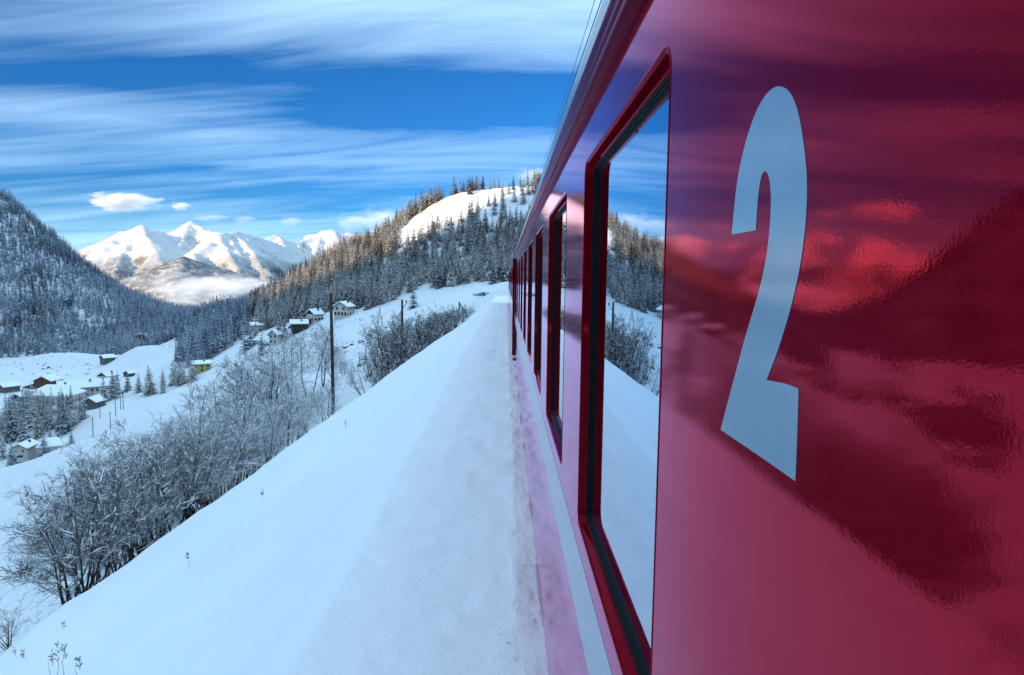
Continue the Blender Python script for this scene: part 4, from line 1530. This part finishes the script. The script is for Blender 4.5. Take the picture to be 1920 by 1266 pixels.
# heap of brushwood dug out of the snow near the head of the train
w = ray_ground(908, 555, 92)
o = empty('brushwood_heap', w)
o.scale = (.95, .95, .8)
for k in range(90):
    a = rnd.uniform(0, 6.28)
    r_ = rnd.uniform(.2, 2.4)
    z_ = rnd.uniform(.0, .9) * (1.3 - r_ / 3)
    d_ = Vector((rnd.uniform(-1, 1), rnd.uniform(-.6, .6), rnd.uniform(-.4, .4))) * rnd.uniform(.4, 1.3)
    p_ = Vector((math.cos(a) * r_, math.sin(a) * r_ * .5, z_))
    MB().tube([p_ - d_, p_ + Vector((rnd.uniform(-.1, .1), 0, rnd.uniform(-.1, .15))), p_ + d_], [.03, .045, .02], 4).build('branch', M_bark, o)
tag(o, 'dark tangled heap of branches in the snow by the head of the train', 'brushwood')


# ------------------------------------------------------------------ clouds
def cloud_mat(name, dens, sc, am=2.2, of=-0.35):
    m = bpy.data.materials.new(name)
    m.use_nodes = True
    t = m.node_tree
    t.nodes.clear()
    vol = N(t, 'ShaderNodeVolumePrincipled')
    vol.inputs['Color'].default_value = (0.99, 0.99, 0.99, 1)
    vol.inputs['Anisotropy'].default_value = 0.0
    tcn = N(t, 'ShaderNodeTexCoord')
    o = tcn.outputs['Object']
    ln_ = N(t, 'ShaderNodeVectorMath', operation='LENGTH')
    t.links.new(o, ln_.inputs[0])
    nz = noise_n(t, o, sc, 5, 0.6)
    dd = math_n(t, 'SUBTRACT', math_n(t, 'ADD', math_n(t, 'MULTIPLY', nz, am), of), ln_.outputs['Value'])
    dd = math_n(t, 'MULTIPLY', dd, 2.2, clamp=True)
    t.links.new(math_n(t, 'MULTIPLY', dd, dens), vol.inputs['Density'])
    out = N(t, 'ShaderNodeOutputMaterial')
    t.links.new(vol.outputs[0], out.inputs['Volume'])
    return m


M_cum = cloud_mat('cumulus', 0.012, 1.9)
M_faint = cloud_mat('faint_cumulus', 0.0024, 2.2)
M_fog = cloud_mat('valley_fog', 0.0045, 2.4, 3.2, -0.85)


def cloud(name, label, c, r_, Y, wpx, hpx, mat, cat, group=None, deep=0.6):
    bm = bmesh.new()
    bmesh.ops.create_icosphere(bm, subdivisions=3, radius=1.0)
    me = bpy.data.meshes.new(name)
    bm.to_mesh(me)
    me.materials.append(mat)
    o = link(name, me, None, Vector(P(c, r_, Y)))
    k_ = Y / F
    o.scale = (wpx * k_ / 2, wpx * k_ / 2 * deep, hpx * k_ / 2)
    o.rotation_euler = (0, 0, rnd.uniform(-.3, .3))
    return tag(o, label, cat, group, 'stuff' if cat == 'fog' else None)


cloud('cumulus_cloud', 'small bright flat based cloud floating over the snowy peaks', 228, 377, 9500, 160, 40, M_cum, 'cloud')
cloud('cumulus_cloud', 'tiny cloud puff beside the bright cloud over the peaks', 338, 386, 9500, 46, 20, M_cum, 'cloud')
cloud('cumulus_cloud', 'cloud puff low in the gap between peaks and wooded hill', 457, 411, 9900, 60, 20, M_faint, 'cloud')
cloud('cumulus_cloud', 'rounded cloud rising behind the sunlit wooded ridge', 715, 412, 9900, 120, 60, M_faint, 'cloud')
cloud('cumulus_cloud', 'cloud bank peeping over the ridge next to the peaks', 660, 416, 9900, 90, 40, M_faint, 'cloud')
cloud('cumulus_cloud', 'pair of faint puffs over the last white peaks', 545, 414, 9900, 60, 24, M_faint, 'cloud')
cloud('cumulus_cloud', 'thin cloud over the highest white peak', 395, 408, 9900, 90, 18, M_faint, 'cloud')
cloud('cumulus_cloud', 'small cloud above the bright snowy hilltop beside the roof', 1000, 328, 9900, 90, 40, M_faint, 'cloud')
cloud('valley_fog', 'bank of low fog lying in the valley below the peaks', 375, 540, 3150, 360, 78, M_fog, 'fog', None, 0.5)
cloud('valley_mist', 'thin mist spreading from the fog bank to the wood', 455, 532, 3400, 200, 44, M_fog, 'fog', None, 0.5)
